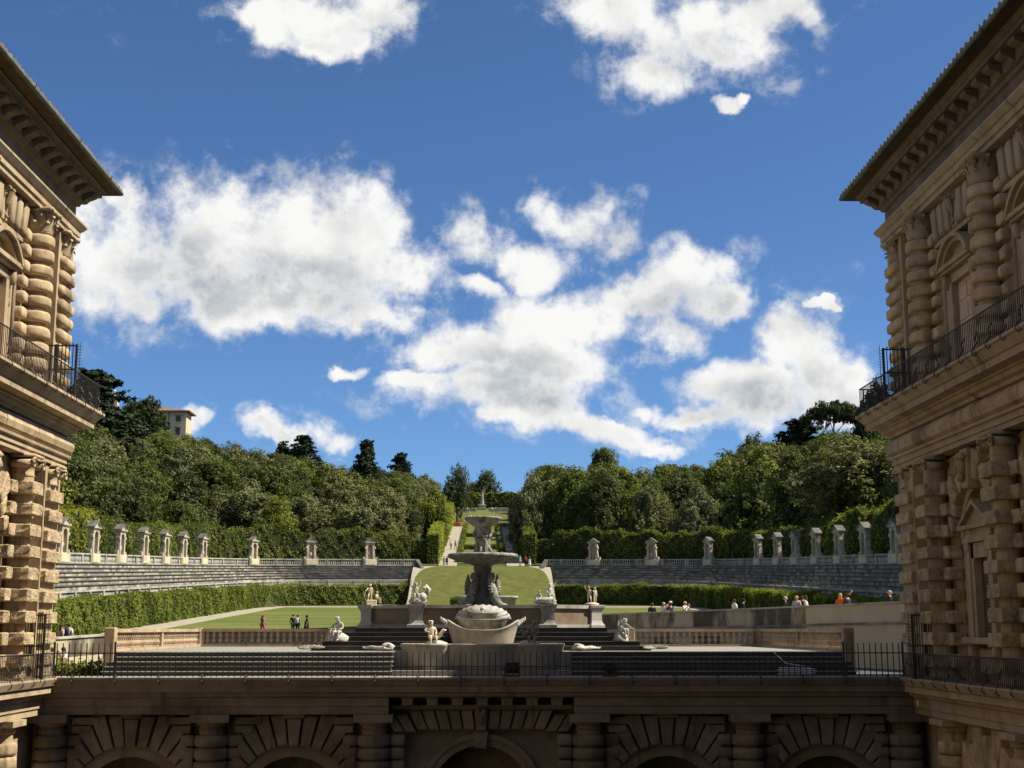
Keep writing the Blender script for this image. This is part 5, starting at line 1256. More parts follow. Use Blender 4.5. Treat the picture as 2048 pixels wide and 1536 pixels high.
# ------------------------------------------------------------------ terrace, steps, balustrades
o = MB().box(-15.9, 26, 55.02, 57.6, -.03, .004).build('terrace_floor', 'paving'); o['kind'] = 'structure'
o = MB().box(-26, -15.9, 55.02, 58.0, -.03, .004).build('terrace_floor', 'paving'); o['kind'] = 'structure'
o = MB().box(-30, -15.9, 58.0, 67, -1.0, -.6).build('garden_path', 'gravel'); o['kind'] = 'structure'
o = MB().box(15.9, 30, 58.6, 73, -.9, -.01).build('side_terrace', 'paving_shade'); o['kind'] = 'structure'
T = thing('terrace_steps', 'dark stone steps across the terrace rising to the fountain platform', 'steps')
for k in range(5):
    y0 = 56.9 + k*.33; z1 = .19*(k+1)
    for xa, xb in ((-15.55, -3.75), (3.85, 15.55)):
        st = MB().box(xa, xb, y0, 61, z1-.19 if k else 0.006, z1-.045).build('step', 'step_dark', T)
        MB().cbox(xa-.05, xb+.05, y0-.04, 61, z1-.045, z1, .012).build('tread', 'tread', st)
o = MB().box(-15.35, 15.35, 58.5, 77.5, -.2, .955).build('fountain_platform', 'paving'); o['kind'] = 'structure'
BPROF = [(.075,0),(.09,.03),(.05,.07),(.05,.1),(.115,.22),(.12,.27),(.06,.37),(.05,.40),(.075,.415),(.05,.43),(.06,.46),(.105,.56),(.10,.61),(.05,.69),(.075,.72),(.08,.75)]
BME = MB().lathe([(r, z*.9) for r, z in BPROF], 12).mesh('baluster', True); BME.materials.append(M['bal_warm'])
BMD = BME.copy(); BMD.materials.clear(); BMD.materials.append(M['bal_dark'])
def stone_balustrade(label, pts, z0, m, bme, post=.22):
    B = thing('stone_balustrade', label, 'balustrade', (0,0,0), group='terrace balustrades')
    for (a, b) in zip(pts, pts[1:]):
        a, b = Vector((*a, z0)), Vector((*b, z0)); d = (b-a); L = d.length; t = d.normalized(); n = Vector((t.y, -t.x, 0))
        for nm, w, h0, h1 in (('plinth', .18, 0, .12), ('coping', .2, .80, .95)):
            q = [a+n*w, b+n*w, b-n*w, a-n*w]; MB().add([tuple(v+Vector((0,0,h0))) for v in q] + [tuple(v+Vector((0,0,h1))) for v in q], [(3,2,1,0),(4,5,6,7),(0,1,5,4),(1,2,6,5),(2,3,7,6),(3,0,4,7)]).build(nm, m, B)
        nb = int(L/.34); grp = 26
        for i in range(nb):
            p = a + t*((i+.5)*L/nb)
            if i % grp == grp-1 or i == 0 or i == nb-1: MB().box(p.x-.16, p.x+.16, p.y-.16, p.y+.16, z0+.12, z0+.8).build('pier', m, B)
            else: obj('baluster', bme, None, B, (p.x, p.y, z0+.12))
    for p in pts: MB().cbox(p[0]-post, p[0]+post, p[1]-post, p[1]+post, z0-.9 if p is pts[0] else z0, z0+1.0, .03).build('end_pier', m, B)
    return B
stone_balustrade('sunlit warm stone balustrade of the terrace, turning behind the steps', [(-15.5, 57.8), (-15.5, 75.5), (-8.2, 75.5)], .96, 'bal_warm', BME)
stone_balustrade('darker stone balustrade of the terrace in the shade of the palace wing', [(15.5, 57.8), (15.5, 75.5), (8.2, 75.5)], .96, 'bal_warm', BME)
def wall_path(name, label, pts, th, zb, parts, cap='bal_grey', cat='wall', ramp=None):
    """pts: (x,y,top). parts: (name, material, i0, i1)"""
    W = thing(name, label, cat)
    P = [Vector((p[0], p[1], p[2])) for p in pts]
    Nn = []
    for i in range(len(P)):
        t = (P[min(i+1, len(P)-1)] - P[max(i-1, 0)]); t.z = 0; t.normalize(); Nn.append(Vector((t.y, -t.x, 0)))
    for nm, m, i0, i1, top0, bot, wd in parts:
        vs = []
        for i in range(i0, i1+1):
            for s, z in ((1, None), (1, 0), (-1, 0), (-1, None)):
                q = P[i] + Nn[i]*s*wd; vs.append((q.x, q.y, (bot if bot is not None else zb) if z is None and not isinstance(bot, str) else (P[i].z - float(bot)) if z is None else P[i].z - top0))
        k = i1-i0+1
        MB().add(vs, [(4*i+j, 4*i+(j+1) % 4, 4*i+4+(j+1) % 4, 4*i+4+j) for i in range(k-1) for j in range(4)] + [(0,1,2,3), tuple(4*(k-1)+j for j in (3,2,1,0))]).build(nm, m, W)
    if ramp:
        vs = []
        for i in range(len(P)): a, b = P[i] - Nn[i]*.2, P[i] - Nn[i]*ramp; vs += [(a.x, a.y, P[i].z-1.08), (b.x, b.y, P[i].z-1.08), (b.x, b.y, -1.2)]
        me = MB().add(vs, [(3*i+j, 3*i+j+1, 3*i+4+j, 3*i+3+j) for i in range(len(P)-1) for j in range(2)]).mesh('ramp'); o = obj('ramp_path', me, 'gravel'); o['kind'] = 'structure'
    return W, P, Nn
RW = [(6.6, 87, 2.78), (9, 85, 2.86), (11.5, 82.5, 2.93), (13.9, 79.5, 3.0), (15.9, 76.2, 3.06), (17.5, 72.6, 3.11), (19.0, 68.8, 3.16), (20.4, 65.0, 3.2), (21.8, 60.6, 3.25), (22.6, 57.2, 3.28)]
RW = RW[::-1]
_, RP, RN = wall_path('ramp_wall', 'tall stained plaster wall carrying the ramp behind the terrace on the shaded side', RW, .3, -.6,
    [('plain_wall', 'wall_plain', 0, 4, .06, None, .28), ('stained_wall', 'wall_cream', 4, 9, .06, None, .27), ('string_course', 'wall_stained', 0, 9, .95, '1.06', .36), ('lower_band', 'wall_stained', 4, 9, 1.0, '1.5', .31), ('coping', 'bal_grey', 0, 9, -.02, '.07', .34)], ramp=-6.)
LW = [(-24.5, 57.5, 1.3), (-22.2, 62, 1.4), (-20.2, 66, 1.5), (-18.4, 70.2, 1.68), (-17.2, 74, 1.8), (-16.2, 77.5, 1.84)]
_, LP, LNn = wall_path('ramp_wall', 'low stained wall beside the ramp at the foot of the hedge on the sunlit side', LW, .3, -.7,
    [('wall', 'wall_cream', 0, 5, .06, None, .25), ('lower_wall', 'wall_plain', 0, 5, .95, None, .32), ('coping', 'bal_grey', 0, 5, -.02, '.07', .32)], ramp=6.)
_, _, _ = wall_path('garden_wall', 'low dark-coped wall between the lawn and the terrace balustrade', [(-15.9, 78.6, 1.78), (-12, 78.9, 1.86), (-8.5, 79.1, 2.0), (-6.2, 79.2, 2.1)], .3, -.6, [('wall', 'bal_dark', 0, 3, .1, None, .2), ('coping', 'step_dark', 0, 3, 0, '.12', .26)])
# low shrubs at the foot of the wall
n = 2600; c = np.stack([rng.uniform(-19.2, -15.9, n), rng.uniform(59.2, 60.4, n), np.abs(rng.normal(-.3, .25, n))*.9-.15], 1); v, f = leaves(c, np.tile((0,-.3,1.), (n,1)), np.full(n, .09), .8)
tag(obj('low_shrub', npmesh('leaves', v, f, 'leaf_bright')), 'low leafy shrub growing along the path behind the railing', 'shrub')

# ------------------------------------------------------------------ fountain
T = thing('fountain_steps', 'black stepped plinth of the fountain', 'steps')
for k in range(5):
    hw = 7.5 - k*.44; y0 = 60.7 + k*.42; z1 = 1.155 + k*.2
    st = MB().box(-hw, hw, y0, 74.8-k*.3, z1-.2 + .001, z1-.03).build('step', 'step_dark', T); MB().cbox(-hw-.03, hw+.03, y0-.04, 74.8-k*.3, z1-.03, z1+.01, .01).build('tread', 'step_dark', st)
BZ = 1.965
F = thing('basin_parapet', 'octagonal fountain basin with brown panels and pale flared piers', 'fountain basin')
OCT = [(-3.0,63.2),(3.05,63.2),(5.3,65.2),(5.3,70.8),(3.05,72.8),(-3.0,72.8),(-5.3,70.8),(-5.3,65.2)]
for i in range(8):
    a, b = Vector((*OCT[i], 0)), Vector((*OCT[(i+1) % 8], 0)); t = (b-a).normalized(); n = Vector((t.y, -t.x, 0))
    def seg(nm, m, w0, w1, z0, z1, e=0.):
        q = [a+n*w1-t*e, b+n*w1+t*e, b+n*w0+t*e, a+n*w0-t*e]; MB().add([(v.x, v.y, z0) for v in q] + [(v.x, v.y, z1) for v in q], [(3,2,1,0),(4,5,6,7),(0,1,5,4),(1,2,6,5),(2,3,7,6),(3,0,4,7)]).build(nm, m, F)
    seg('panel', 'panel_brown', -.12, .12, BZ+.14, BZ+.88); seg('base', 'pier', -.2, .22, BZ, BZ+.14, .08); seg('coping', 'bal_grey', -.24, .24, BZ+.88, BZ+1.03, .1)
PIER = MB().add(*(lambda pr: ([(sx*w, sy*w, z) for w, z in pr for sx, sy in ((-1,-1),(1,-1),(1,1),(-1,1))], [(4*i+j, 4*i+(j+1) % 4, 4*i+4+(j+1) % 4, 4*i+4+j) for i in range(len(pr)-1) for j in range(4)] + [(3,2,1,0), tuple(4*(len(pr)-1)+j for j in range(4))]))([(.47,0),(.47,.12),(.40,.2),(.35,.32),(.34,.68),(.38,.8),(.46,.92),(.49,1.0),(.49,1.06)])).mesh('pier'); PIER.materials.append(M['pier'])
for x, y in OCT: obj('pier', PIER, None, F, (x, y, BZ), .0 if abs(x) < 4 else .6*(1 if x > 0 else -1), (.88, .88, 1))
MB().add([(x*.97, 68+(y-68)*.97, BZ+.7) for x, y in OCT], [tuple(range(8))]).build('water_sheet', 'water', F)
FC = (.05, 68.)
A = thing('artichoke_fountain', 'tall marble fountain with two stacked dishes rising over the octagonal basin', 'fountain', (*FC, 0))
z0 = BZ+.5
MB().lathe([(1.5,z0),(1.5,z0+.3),(1.2,z0+.45),(.75,z0+.6),(.45,z0+1.0),(.33,z0+1.6),(.36,z0+2.0),(.46,z0+2.4),(.42,z0+2.6)], 18, wob=lambda a, z: 1+.06*math.sin(6*a)).build('lower_stem', 'marble_black', A, True)
for k in range(4):
    a = math.pi/4 + k*math.pi/2; ca, sa = math.cos(a), math.sin(a)
    # winged sea-creature: coiled tail, chest, head, feathered wing
    fg = MB()
    fg.tube([(.55*ca, .55*sa, z0+1.75), (.72*ca, .72*sa, z0+1.35), (.85*ca, .85*sa, z0+.9), (1.15*ca, 1.15*sa, z0+.55), (1.35*ca-.25*sa, 1.35*sa+.25*ca, z0+.45), (1.1*ca-.5*sa, 1.1*sa+.5*ca, z0+.42), (.8*ca-.3*sa, .8*sa+.3*ca, z0+.45)], [.16, .21, .24, .24, .2, .15, .08], 10)
    fg.ell((.66*ca, .66*sa, z0+2.02), (.15, .15, .18), 7); fg.ell((.82*ca, .82*sa, z0+2.0), (.05, .05, .06), 4)
    fg.build('sea_creature', 'marble_dark', A, True)
    for sg in (-1, 1):
        w = MB()
        for j in range(6):
            q = j/5; b0 = Vector((.7*ca - sg*.12*sa, .7*sa + sg*.12*ca, z0+1.5-.28*q)); t1 = Vector(((.72+.12*q)*ca - sg*(.30+.16*math.sin(q*2.6))*sa, (.72+.12*q)*sa + sg*(.30+.16*math.sin(q*2.6))*ca, z0+2.1-.95*q))
            m_ = (b0+t1)/2 + Vector((.12*ca, .12*sa, .05)); w.tube([b0, m_, t1], [.07, .1, .035], 6)
        w.build('wing', 'marble_dark', A, True)
zd = 4.95
gad = lambda a, z: 1 + .025*abs(math.sin(12*a))
MB().lathe([(.36,zd+.02),(.6,zd+.12),(1.15,zd+.26),(1.55,zd+.40),(1.66,zd+.45)], 64, wob=lambda a, z: 1+.03*abs(math.sin(14*a))).lathe([(1.66,zd+.44),(1.74,zd+.47),(1.76,zd+.58),(1.70,zd+.64),(1.58,zd+.60),(1.2,zd+.46),(.4,zd+.36)], 64, wob=lambda a, z: 1+.012*math.sin(19*a)+.008*math.sin(31*a)).build('lower_dish', 'marble_dark', A, True)
zu = zd+.4
MB().lathe([(.62,zu),(.62,zu+.14),(.40,zu+.22),(.26,zu+.45),(.34,zu+.75),(.38,zu+.95),(.28,zu+1.1),(.36,zu+1.3),(.44,zu+1.48),(.36,zu+1.62)], 20, wob=lambda a, z: 1+.05*math.sin(8*a)).build('upper_stem', 'marble_dark', A, True)
for k in range(4):
    a = .5 + k*math.pi/2; putto(A, P_(elL=(-.34,0,1.5), wrL=(-.3,.02,1.75), haL=(-.28,.03,1.82), elR=(.34,0,1.5), wrR=(.3,.02,1.75), haR=(.28,.03,1.82)), 'marble_dark', .55, (.36*math.cos(a), .36*math.sin(a), zu+.2), a+math.pi/2, 'carved_child')
for k in range(4):
    a = k*math.pi/2+.5+.78; ca, sa = math.cos(a), math.sin(a); sc2 = MB()
    sc2.tube([((.30+.16*math.cos(q*.55))*ca, (.30+.16*math.cos(q*.55))*sa, zu+1.42-q*.105 + .05*math.sin(q*.9)) for q in range(12)], [.07,.09,.09,.08,.07,.06,.07,.09,.1,.09,.07,.04], 7)
    for sg in (-1, 1): sc2.tube([(.42*ca-sg*.05*q*sa, .42*sa+sg*.05*q*ca, zu+1.3-.1*q+.012*q*q) for q in range(6)], [.05,.06,.06,.05,.04,.02], 6)
    sc2.build('carved_scroll', 'marble_dark', A, True)
zb = zu+1.58
MB().lathe([(.3,zb-.05),(.42,zb+.02),(.7,zb+.2),(.84,zb+.34),(.9,zb+.38)], 56, wob=lambda a, z: 1+.045*abs(math.sin(12*a))).lathe([(.9,zb+.38),(.94,zb+.42),(.93,zb+.48),(.84,zb+.5),(.6,zb+.4),(.2,zb+.34)], 48, wob=lambda a, z: 1+.012*math.sin(13*a)).build('upper_dish', 'marble_dark', A, True)

# trilobed front basin
def trilobe(off_, n=14):
    P = []
    for cx, cy, r, a0, a1 in ((-2.0, 59.9, 1.42, 180, 292), (.05, 60.05, 1.92, 222, 318), (2.1, 59.9, 1.42, 248, 360)):
        for k in range(n+1):
            a = R(a0 + (a1-a0)*k/n); P.append((cx+(r+off_)*math.cos(a), cy+(r+off_)*math.sin(a)))
    return P + [(3.52+off_, 61.2), (-3.42-off_, 61.2)]
def rings(levels):
    mb = MB(); R_ = [trilobe(o_) for o_, z in levels]; n = len(R_[0]); vs = [(x, y, z) for r, (o_, z) in zip(R_, levels) for x, y in r]
    return mb.add(vs, [(i*n+j, i*n+(j+1) % n, (i+1)*n+(j+1) % n, (i+1)*n+j) for i in range(len(levels)-1) for j in range(n)])
B = thing('lobed_basin', 'wide cream three-lobed basin at the front of the fountain behind the railing', 'fountain basin', (0, -.75, 0))
rings([(-.16,.2),(-.12,.26),(-.09,.5),(-.03,.9),(.04,1.16),(.07,1.22),(.06,1.28),(.0,1.29),(-.1,1.26),(-.16,1.0),(-.2,.98)]).build('bowl', 'basin', B, True)
mb = MB(); tr = trilobe(-.18); mb.add([(x, y, 1.0) for x, y in tr], [tuple(range(len(tr)))]); mb.build('basin_floor', 'basin', B)
MB().box(-3.7, 3.8, 57.95, 61, .006, .2).build('plinth', 'tread', B)
# scalloped middle basin with upturned ends
def shell_basin(T, nm, cx, cy, zbot, zrim, rx, ry, up, m, n=48, r0=.45, flute=0.):
    mb = MB(); lev = [(r0, zbot, 0), (r0+.06, zbot+.03, 0), (r0+(1-r0)*.55, zbot+(zrim-zbot)*.40, .12), (r0+(1-r0)*.88, zbot+(zrim-zbot)*.78, .5), (1., zrim, 1), (1.03, zrim+.03, 1), (1.02, zrim+.07, 1), (.95, zrim+.06, 1), (.86, zrim-.12, .7), (.6, zrim-.32*(zrim-zbot), .1), (.01, zrim-.4*(zrim-zbot), 0)]
    vs = []
    for r, z, u in lev:
        for j in range(n):
            a = 2*math.pi*j/n; w = 1+flute*abs(math.sin(9*a))*u; vs.append((cx+rx*r*w*math.cos(a)*(1+.06*u*abs(math.cos(a))**8), cy+ry*r*w*math.sin(a), z + up*u*abs(math.cos(a))**3.2))
    mb.add(vs, [(i*n+j, i*n+(j+1) % n, (i+1)*n+(j+1) % n, (i+1)*n+j) for i in range(len(lev)-1) for j in range(n)]); return mb.build(nm, m, T, True)
S = thing('shell_cascade', 'stack of cream shell bowls spilling in front of the octagonal basin', 'fountain')
shell_basin(S, 'large_shell', .06, 60.3, 1.02, 1.80, 1.48, 1.0, .44, 'basin', r0=.80)
shell_basin(S, 'middle_shell', .06, 61.1, 1.75, 2.26, 1.08, .72, .10, 'marble_dark', r0=.62, flute=.02)
shell_basin(S, 'top_shell', .06, 61.7, 2.24, 2.56, .66, .5, .04, 'marble_dark', r0=.6)
fan = MB(); n = 26; lv = [(.12, 0, .0), (.5, .3, -.05), (1.0, .55, -.14)]
vs = []
for r, z, dy in lv:
    for j in range(n+1):
        a = math.pi*j/n; fl = .05*r*math.sin(26*a*.5)**2; vs.append((.06+1.28*r*math.cos(a), 62.35-dy*1.0+fl, 2.32+(.62*r+fl)*math.sin(a)))
fan.add(vs, [(i*(n+1)+j, i*(n+1)+j+1, (i+1)*(n+1)+j+1, (i+1)*(n+1)+j) for i in range(2) for j in range(n)])
o = fan.build('fan_shell', 'marble', S, True); sm = o.modifiers.new('thick', 'SOLIDIFY'); sm.thickness = .08
MB().ell((.06, 61.9, 2.78), (.14, .12, .12), 6, .1).tube([(.06, 61.85, 2.72), (.06, 61.6, 2.62)], [.05, .03], 6).build('spout_mask', 'marble', S, True)
for s in (-1, 1):
    mb = MB()
    for j in range(5): mb.lathe([(.0,-.11),(.13,-.06),(.15,0),(.12,.07),(.0,.11)], 10, (s*(1.5+.09*j)+.06, 60.75+.03*j, 2.1+.06*j), sx=1.1*(1-j*.17), sy=.9*(1-j*.17))
    mb.build('conch', 'marble', S, True)

# stone children and groups round the fountain
def statue(label, loc, rz, m, parts, group='stone figures of the fountain'):
    t = thing('stone_statue', label, 'statue', loc, rz, group); parts(t, m); return t
def bow(t, m, a, b, r=.02):
    a, b = Vector(a), Vector(b); MB().tube([a, (a+b)/2+Vector((-.12,-.05,0)), b], [r*.5, r, r*.5], 5).build('bow', m, t, True)
def g1(t, m):
    MB().cbox(-.24, .24, -.2, .2, 0, .26, .03).build('block', m, t)
    putto(t, P_(elL=(-.3,-.2,1.25), wrL=(-.42,-.34,1.1), haL=(-.46,-.38,1.05), knL=(-.2,-.25,.55), anL=(-.24,-.18,.15), toL=(-.26,-.3,.08)), m, .50, (-.06,0,.14)); putto(t, SIT, m, .44, (.26,.05,.1), .8); bow(t, m, (-.3,-.3,.75), (-.22,-.2,.1))
def g2(t, m):
    mb = MB().ell((0,.05,.18), (.42,.3,.2), 8, .12); mb.ell((.22,-.05,.34), (.2,.18,.22), 7, .15); mb.build('rock', m, t, True)
    putto(t, P_(**{**SIT, 'elR': (.34,-.02,1.15), 'wrR': (.3,-.02,1.4), 'haR': (.28,-.02,1.5), 'elL': (-.34,-.05,1.1), 'wrL': (-.3,-.05,1.35), 'haL': (-.28,-.05,1.45)}), m, .68, (-.1,0,.14), .2)
    mb = MB().tube([(.15,.1,.2), (.4,.08,.45), (.5,.05,.7), (.38,.02,.85), (.28,-.02,.78)], [.2,.17,.12,.09,.06], 9); mb.ell((.3,-.03,.76), (.11,.1,.08), 6); mb.build('goose', m, t, True)
def g3(t, m):
    MB().ell((0,.05,.14), (.5,.32,.17), 8, .15).build('rock', m, t, True)
    putto(t, SIT, m, .5, (-.28,0,.02), -.4); putto(t, P_(**{**SIT, 'elR': (.36,0,1.2), 'wrR': (.45,-.05,1.42), 'haR': (.48,-.06,1.5)}), m, .66, (.2,.1,.12), .3)
    MB().tube([(-.55,-.05,.1), (-.3,-.15,.18), (.05,-.2,.2), (.35,-.15,.3)], [.05,.12,.14,.08], 8).build('dolphin', m, t, True)
def g4(t, m):
    putto(t, P_(elL=(-.36,-.05,1.55), wrL=(-.42,-.1,1.8), haL=(-.43,-.12,1.88), knR=(.2,-.2,.55), anR=(.22,-.05,.15)), m, .48, (-.12,0,.06)); putto(t, P_(elL=(-.25,-.2,1.25), wrL=(-.1,-.3,1.35), haL=(-.05,-.3,1.4)), m, .46, (.16,.03,.06), .6)
    MB().ell((0,.03,.05), (.36,.26,.1), 7, .1).build('rock', m, t, True)
CT = BZ+1.04
statue('marble pair of children with a bow on the outermost sunlit basin pier', (-5.25, 65.2, CT), .2, 'marble_warm', g1)
statue('marble child wrestling a goose on the sunlit front basin pier', (-2.95, 63.2, CT), 0, 'marble', g2)
statue('marble children astride a dolphin on the shaded front basin pier', (2.95, 63.2, CT), 0, 'marble', g3)
statue('marble pair of standing children on the outermost shaded basin pier', (5.25, 65.2, CT), -.2, 'marble_warm', g4)
def s1(t, m):
    MB().ell((0,.1,.25), (.42,.34,.3), 8, .12).build('rock', m, t, True); putto(t, P_(**{**SIT, 'hed': (-.06,-.16,1.08), 'top': (-.08,-.18,1.19), 'elL': (-.3,-.2,.75), 'wrL': (-.34,-.34,.5), 'haL': (-.34,-.36,.42)}), m, .86, (0,0,.16), -.35)
statue('pale crouching child statue at the sunlit end of the black steps', (-6.35, 61.4, 1.2), .0, 'marble', s1)
LIE = {k: (v[0], -(v[2]-.9), .13 + v[1]*-.6 + (.06 if k in ('hed', 'top', 'knL') else 0)) for k, v in BASE.items()}
LIE['elL'] = (-.3, -.45, .1); LIE['wrL'] = (-.2, -.7, .1); LIE['haL'] = (-.15, -.75, .1)
def s2(t, m): putto(t, LIE, m, .8, (0,0,.02), 1.25); MB().ell((.4,.05,.16), (.3,.22,.2), 7, .2).build('drapery', m, t, True)
def s2b(t, m): putto(t, LIE, m, .78, (0,0,.02), -1.1); MB().ell((-.35,.05,.14), (.28,.2,.17), 7, .2).build('drapery', m, t, True)
statue('white reclining child statue on the platform at the sunlit side of the lobed basin', (-4.5, 60.1, .96), 0, 'marble', s2)
statue('white reclining child statue on the platform at the shaded side of the lobed basin', (4.6, 60.1, .96), 0, 'marble', s2b)
def s3(t, m):
    putto(t, P_(**{**SIT, 'nek': (0,-.22,.92), 'hed': (.02,-.34,.9), 'top': (.03,-.44,.88), 'che': (0,-.12,.84), 'elR': (.34,-.25,.75), 'wrR': (.42,-.45,.6), 'haR': (.44,-.5,.55)}), m, .82, (0,0,.28), .9); MB().ell((.05,.15,.22), (.36,.34,.36), 8, .14).build('rock', m, t, True)
statue('white bending child statue at the shaded end of the black steps', (6.2, 61.4, 1.2), .0, 'marble', s3)
def trit(mirror):
    def f(t, m):
        putto(t, P_(**{**SIT, 'hed': (-.05*mirror,-.08,1.1), 'elL': (-.36,-.1,.8), 'wrL': (-.22,-.3,.72), 'haL': (-.16,-.34,.7)}), m, .88, (0,0,.02), .3*mirror)
        MB().tube([(.25*mirror,-.1,.45), (.42*mirror,-.15,.55), (.52*mirror,-.15,.75), (.6*mirror,-.15,.68)], [.1,.09,.05,.1], 8).build('fish', m, t, True)
        MB().ell((.2*mirror,.0,.12), (.5,.4,.2), 8, .1).build('shell', 'marble', t, True)
    return f
statue('bronze-toned young triton seated on the rim of the sunlit basin lobe', (-2.15, 58.8, 1.12), 0, 'marble_warm', trit(1))
statue('brown young triton seated on the rim of the shaded basin lobe', (2.25, 58.8, 1.12), 0, 'panel_brown', trit(-1))
def scallop(label, loc, rz, s=1.):
    mb = MB(); vs = []; n = 18
    for i in range(6):
        r = i/5
        for j in range(n+1):
            a = math.pi*j/n; rr = r*(1+.07*math.cos(j*2.6)*r); vs.append((s*.8*rr*math.cos(a), -.2*r, s*(.05+.14*r*r+.05*r*math.cos(j*2.6)) + .0))
    vs = [(x, y + s*.55*math.sin(math.pi*(k % (n+1))/n)*((k//(n+1))/5), z) for k, (x, y, z) in enumerate(vs)]
    mb.add(vs, [(i*(n+1)+j, i*(n+1)+j+1, (i+1)*(n+1)+j+1, (i+1)*(n+1)+j) for i in range(5) for j in range(n)])
    o = mb.build('stone_shell', 'marble_dark', None, True); o.location = loc; o.rotation_euler = (.3, 0, rz); md = o.modifiers.new('t', 'SOLIDIFY'); md.thickness = .06
    tag(o, label, 'shell', 'stone shells on the steps')
scallop('scalloped white stone shell on the steps beside the crouching child', (-7.5, 60.6, 1.0), .2, .7); scallop('scalloped white stone shell on the steps beside the bending child', (7.7, 60.6, 1.0), -.2, .7)

# granite tub in the middle of the lawn
Tb = thing('granite_tub', 'pale granite bathtub basin in the middle of the lawn behind the fountain', 'basin', (.6, 165, g_(165)))
n = 40; lev = [(.8,.4),(.9,.5),(1.,1.9),(1.06,2.0),(1.06,2.25),(.98,2.25),(.9,1.6),(.5,1.3)]
vs = [(3.6*r*math.copysign(abs(math.cos(2*math.pi*j/n))**.6, math.cos(2*math.pi*j/n)), 1.7*r*math.copysign(abs(math.sin(2*math.pi*j/n))**.6, math.sin(2*math.pi*j/n)), z) for r, z in lev for j in range(n)]
MB().add(vs, [(i*n+j, i*n+(j+1) % n, (i+1)*n+(j+1) % n, (i+1)*n+j) for i in range(len(lev)-1) for j in range(n)]).build('tub', 'pier', Tb, True); MB().box(-2.6, 2.6, -1.1, 1.1, 0, .42).build('base', 'pier', Tb)

# niche figures and urns
NF = {}
for (x, y, z, rz, k, sd) in NICHE_SPOTS:
    if k % 2 == 1: 
        u = obj('stone_urn', URN, None, None, (x, y, z), rz); tag(u, f'white stone urn inside the {ORD[k]} {sd} niche from the central slope', 'urn', 'urns in the niches'); u.scale = (1.05,)*3
    else:
        t = thing('niche_statue', f'white stone figure inside the {ORD[k]} {sd} niche from the central slope', 'statue', (x, y, z), rz, 'statues in the niches')
        skin_obj('figure', P_() if k % 4 else CONTRA, EDG, 'marble', t, .01, 1.); MB().cbox(-.22,.22,-.2,.2,-.02,.06,.02).build('base', 'marble', t); t.scale = (.88,)*3

# tall statue at the top of the axis
zs = H(0, 415); pz = at(963, 1010, 415).z
S = thing('tall_statue', 'tall pale robed statue on a pedestal at the top of the central slope', 'statue', (0, 415, zs))
ht = at(963, 976, 415).z - pz
MB().cbox(-1.3, 1.3, -1.3, 1.3, 0, .5, .05).cbox(-1.0, 1.0, -1.0, 1.0, .5, pz-zs-.3, .05).cbox(-1.25, 1.25, -1.25, 1.25, pz-zs-.3, pz-zs, .05).build('pedestal', 'aed_stone', S)
k = ht/1.85
skin_obj('figure', {q: (v[0]*k, v[1]*k, v[2]*k+pz-zs) for q, v in CONTRA.items()}, EDG, 'marble_dark', S, .0, k)
MB().lathe([(.26*k,.02),(.24*k,.3*k),(.19*k,.7*k),(.17*k,1.0*k),(.14*k,1.15*k)], 18, (0,0,pz-zs), wob=lambda a, z: 1+.07*math.sin(9*a)).build('robe', 'marble_dark', S, True)
for s in (-1, 1): tag(MB().cbox(s*5.5-3.5, s*5.5+3.5, 404, 404.6, H(5, 404)-1, H(5, 404)+1.2, .05).build('slope_wall', 'bal_grey'), f'low grey wall beside the pedestal of the tall statue, {"sunlit" if s < 0 else "shaded"} side', 'wall')
p = at(915, 1056, 336); tag(MB().cbox(p.x-.8, p.x+.8, 335.8, 336.2, H(p.x, 336), H(p.x, 336)+.9, .05).build('barrier', 'orange_barrier'), 'orange barrier closing the top of the sunlit path', 'barrier')

# ------------------------------------------------------------------ visitors
WH, BK, NV, GY, BL, RD = (.62,.60,.57), (.015,.015,.017), (.02,.03,.07), (.16,.16,.17), (.12,.22,.42), (.5,.07,.04)
BLOND, BROWN, GREYH = (.42,.29,.13), (.06,.035,.02), (.38,.37,.36)
def on_wall(px, RPts, RNn, side, off_=.75):
    """stand on the ramp behind a wall, at the heading px"""
    best = None
    for i in range(len(RPts)-1):
        for k in range(20):
            f = k/20; q = RPts[i].lerp(RPts[i+1], f) + RNn[i].lerp(RNn[i+1], f)*side*off_; d = abs(topx((q.x, q.y, 2))[0]-px)
            if best is None or d < best[0]: best = (d, q)
    q = best[1]; return (q.x, q.y, q.z-1.08)
def onr(px, o_=.8): return on_wall(px, RP, RN, 1, o_)
def onl(px, o_=.8): return on_wall(px, LP, LNn, -1, o_)
PI = math.pi
person(onl(123), 2.4, 'person with dark hair in a pale pink top behind the low sunlit wall', STAND, (.45,.30,.27), GY, BROWN, long_hair=True)
person(onl(136, 1.1), 2.9, 'person wearing a navy backpack behind the low sunlit wall', STAND, (.5,.5,.5), NV, BROWN, bag=NV)
person((at(104, 1300, 62).x, 62, -.6), 1.8, 'person in white half hidden behind the iron gate by the shrub', STAND, WH, GY, BROWN)
person((at(127, 1300, 62.6).x, 62.6, -.6), -.4, 'person in white holding a phone on the path by the shrub', PHOTO, WH, (.35,.33,.3), BROWN, long_hair=True)
def lawnp(px, y): x = at(px, 1255, y).x; return (x, y, H(x, y)+.03)
person(lawnp(525, 113), 2.6, 'person in a mauve top and magenta trousers on the lawn edge, on their own', WALK, (.22,.13,.15), (.42,.05,.16), (.14,.06,.03), long_hair=True)
person(lawnp(586, 115), -2.8, 'person in dark clothes walking beside someone with a pale pack', WALK, BK, BK, BROWN)
person(lawnp(595, 114), 2.9, 'person with a pale grey backpack on the lawn edge', STAND, GY, BK, BROWN, bag=(.5,.5,.52))
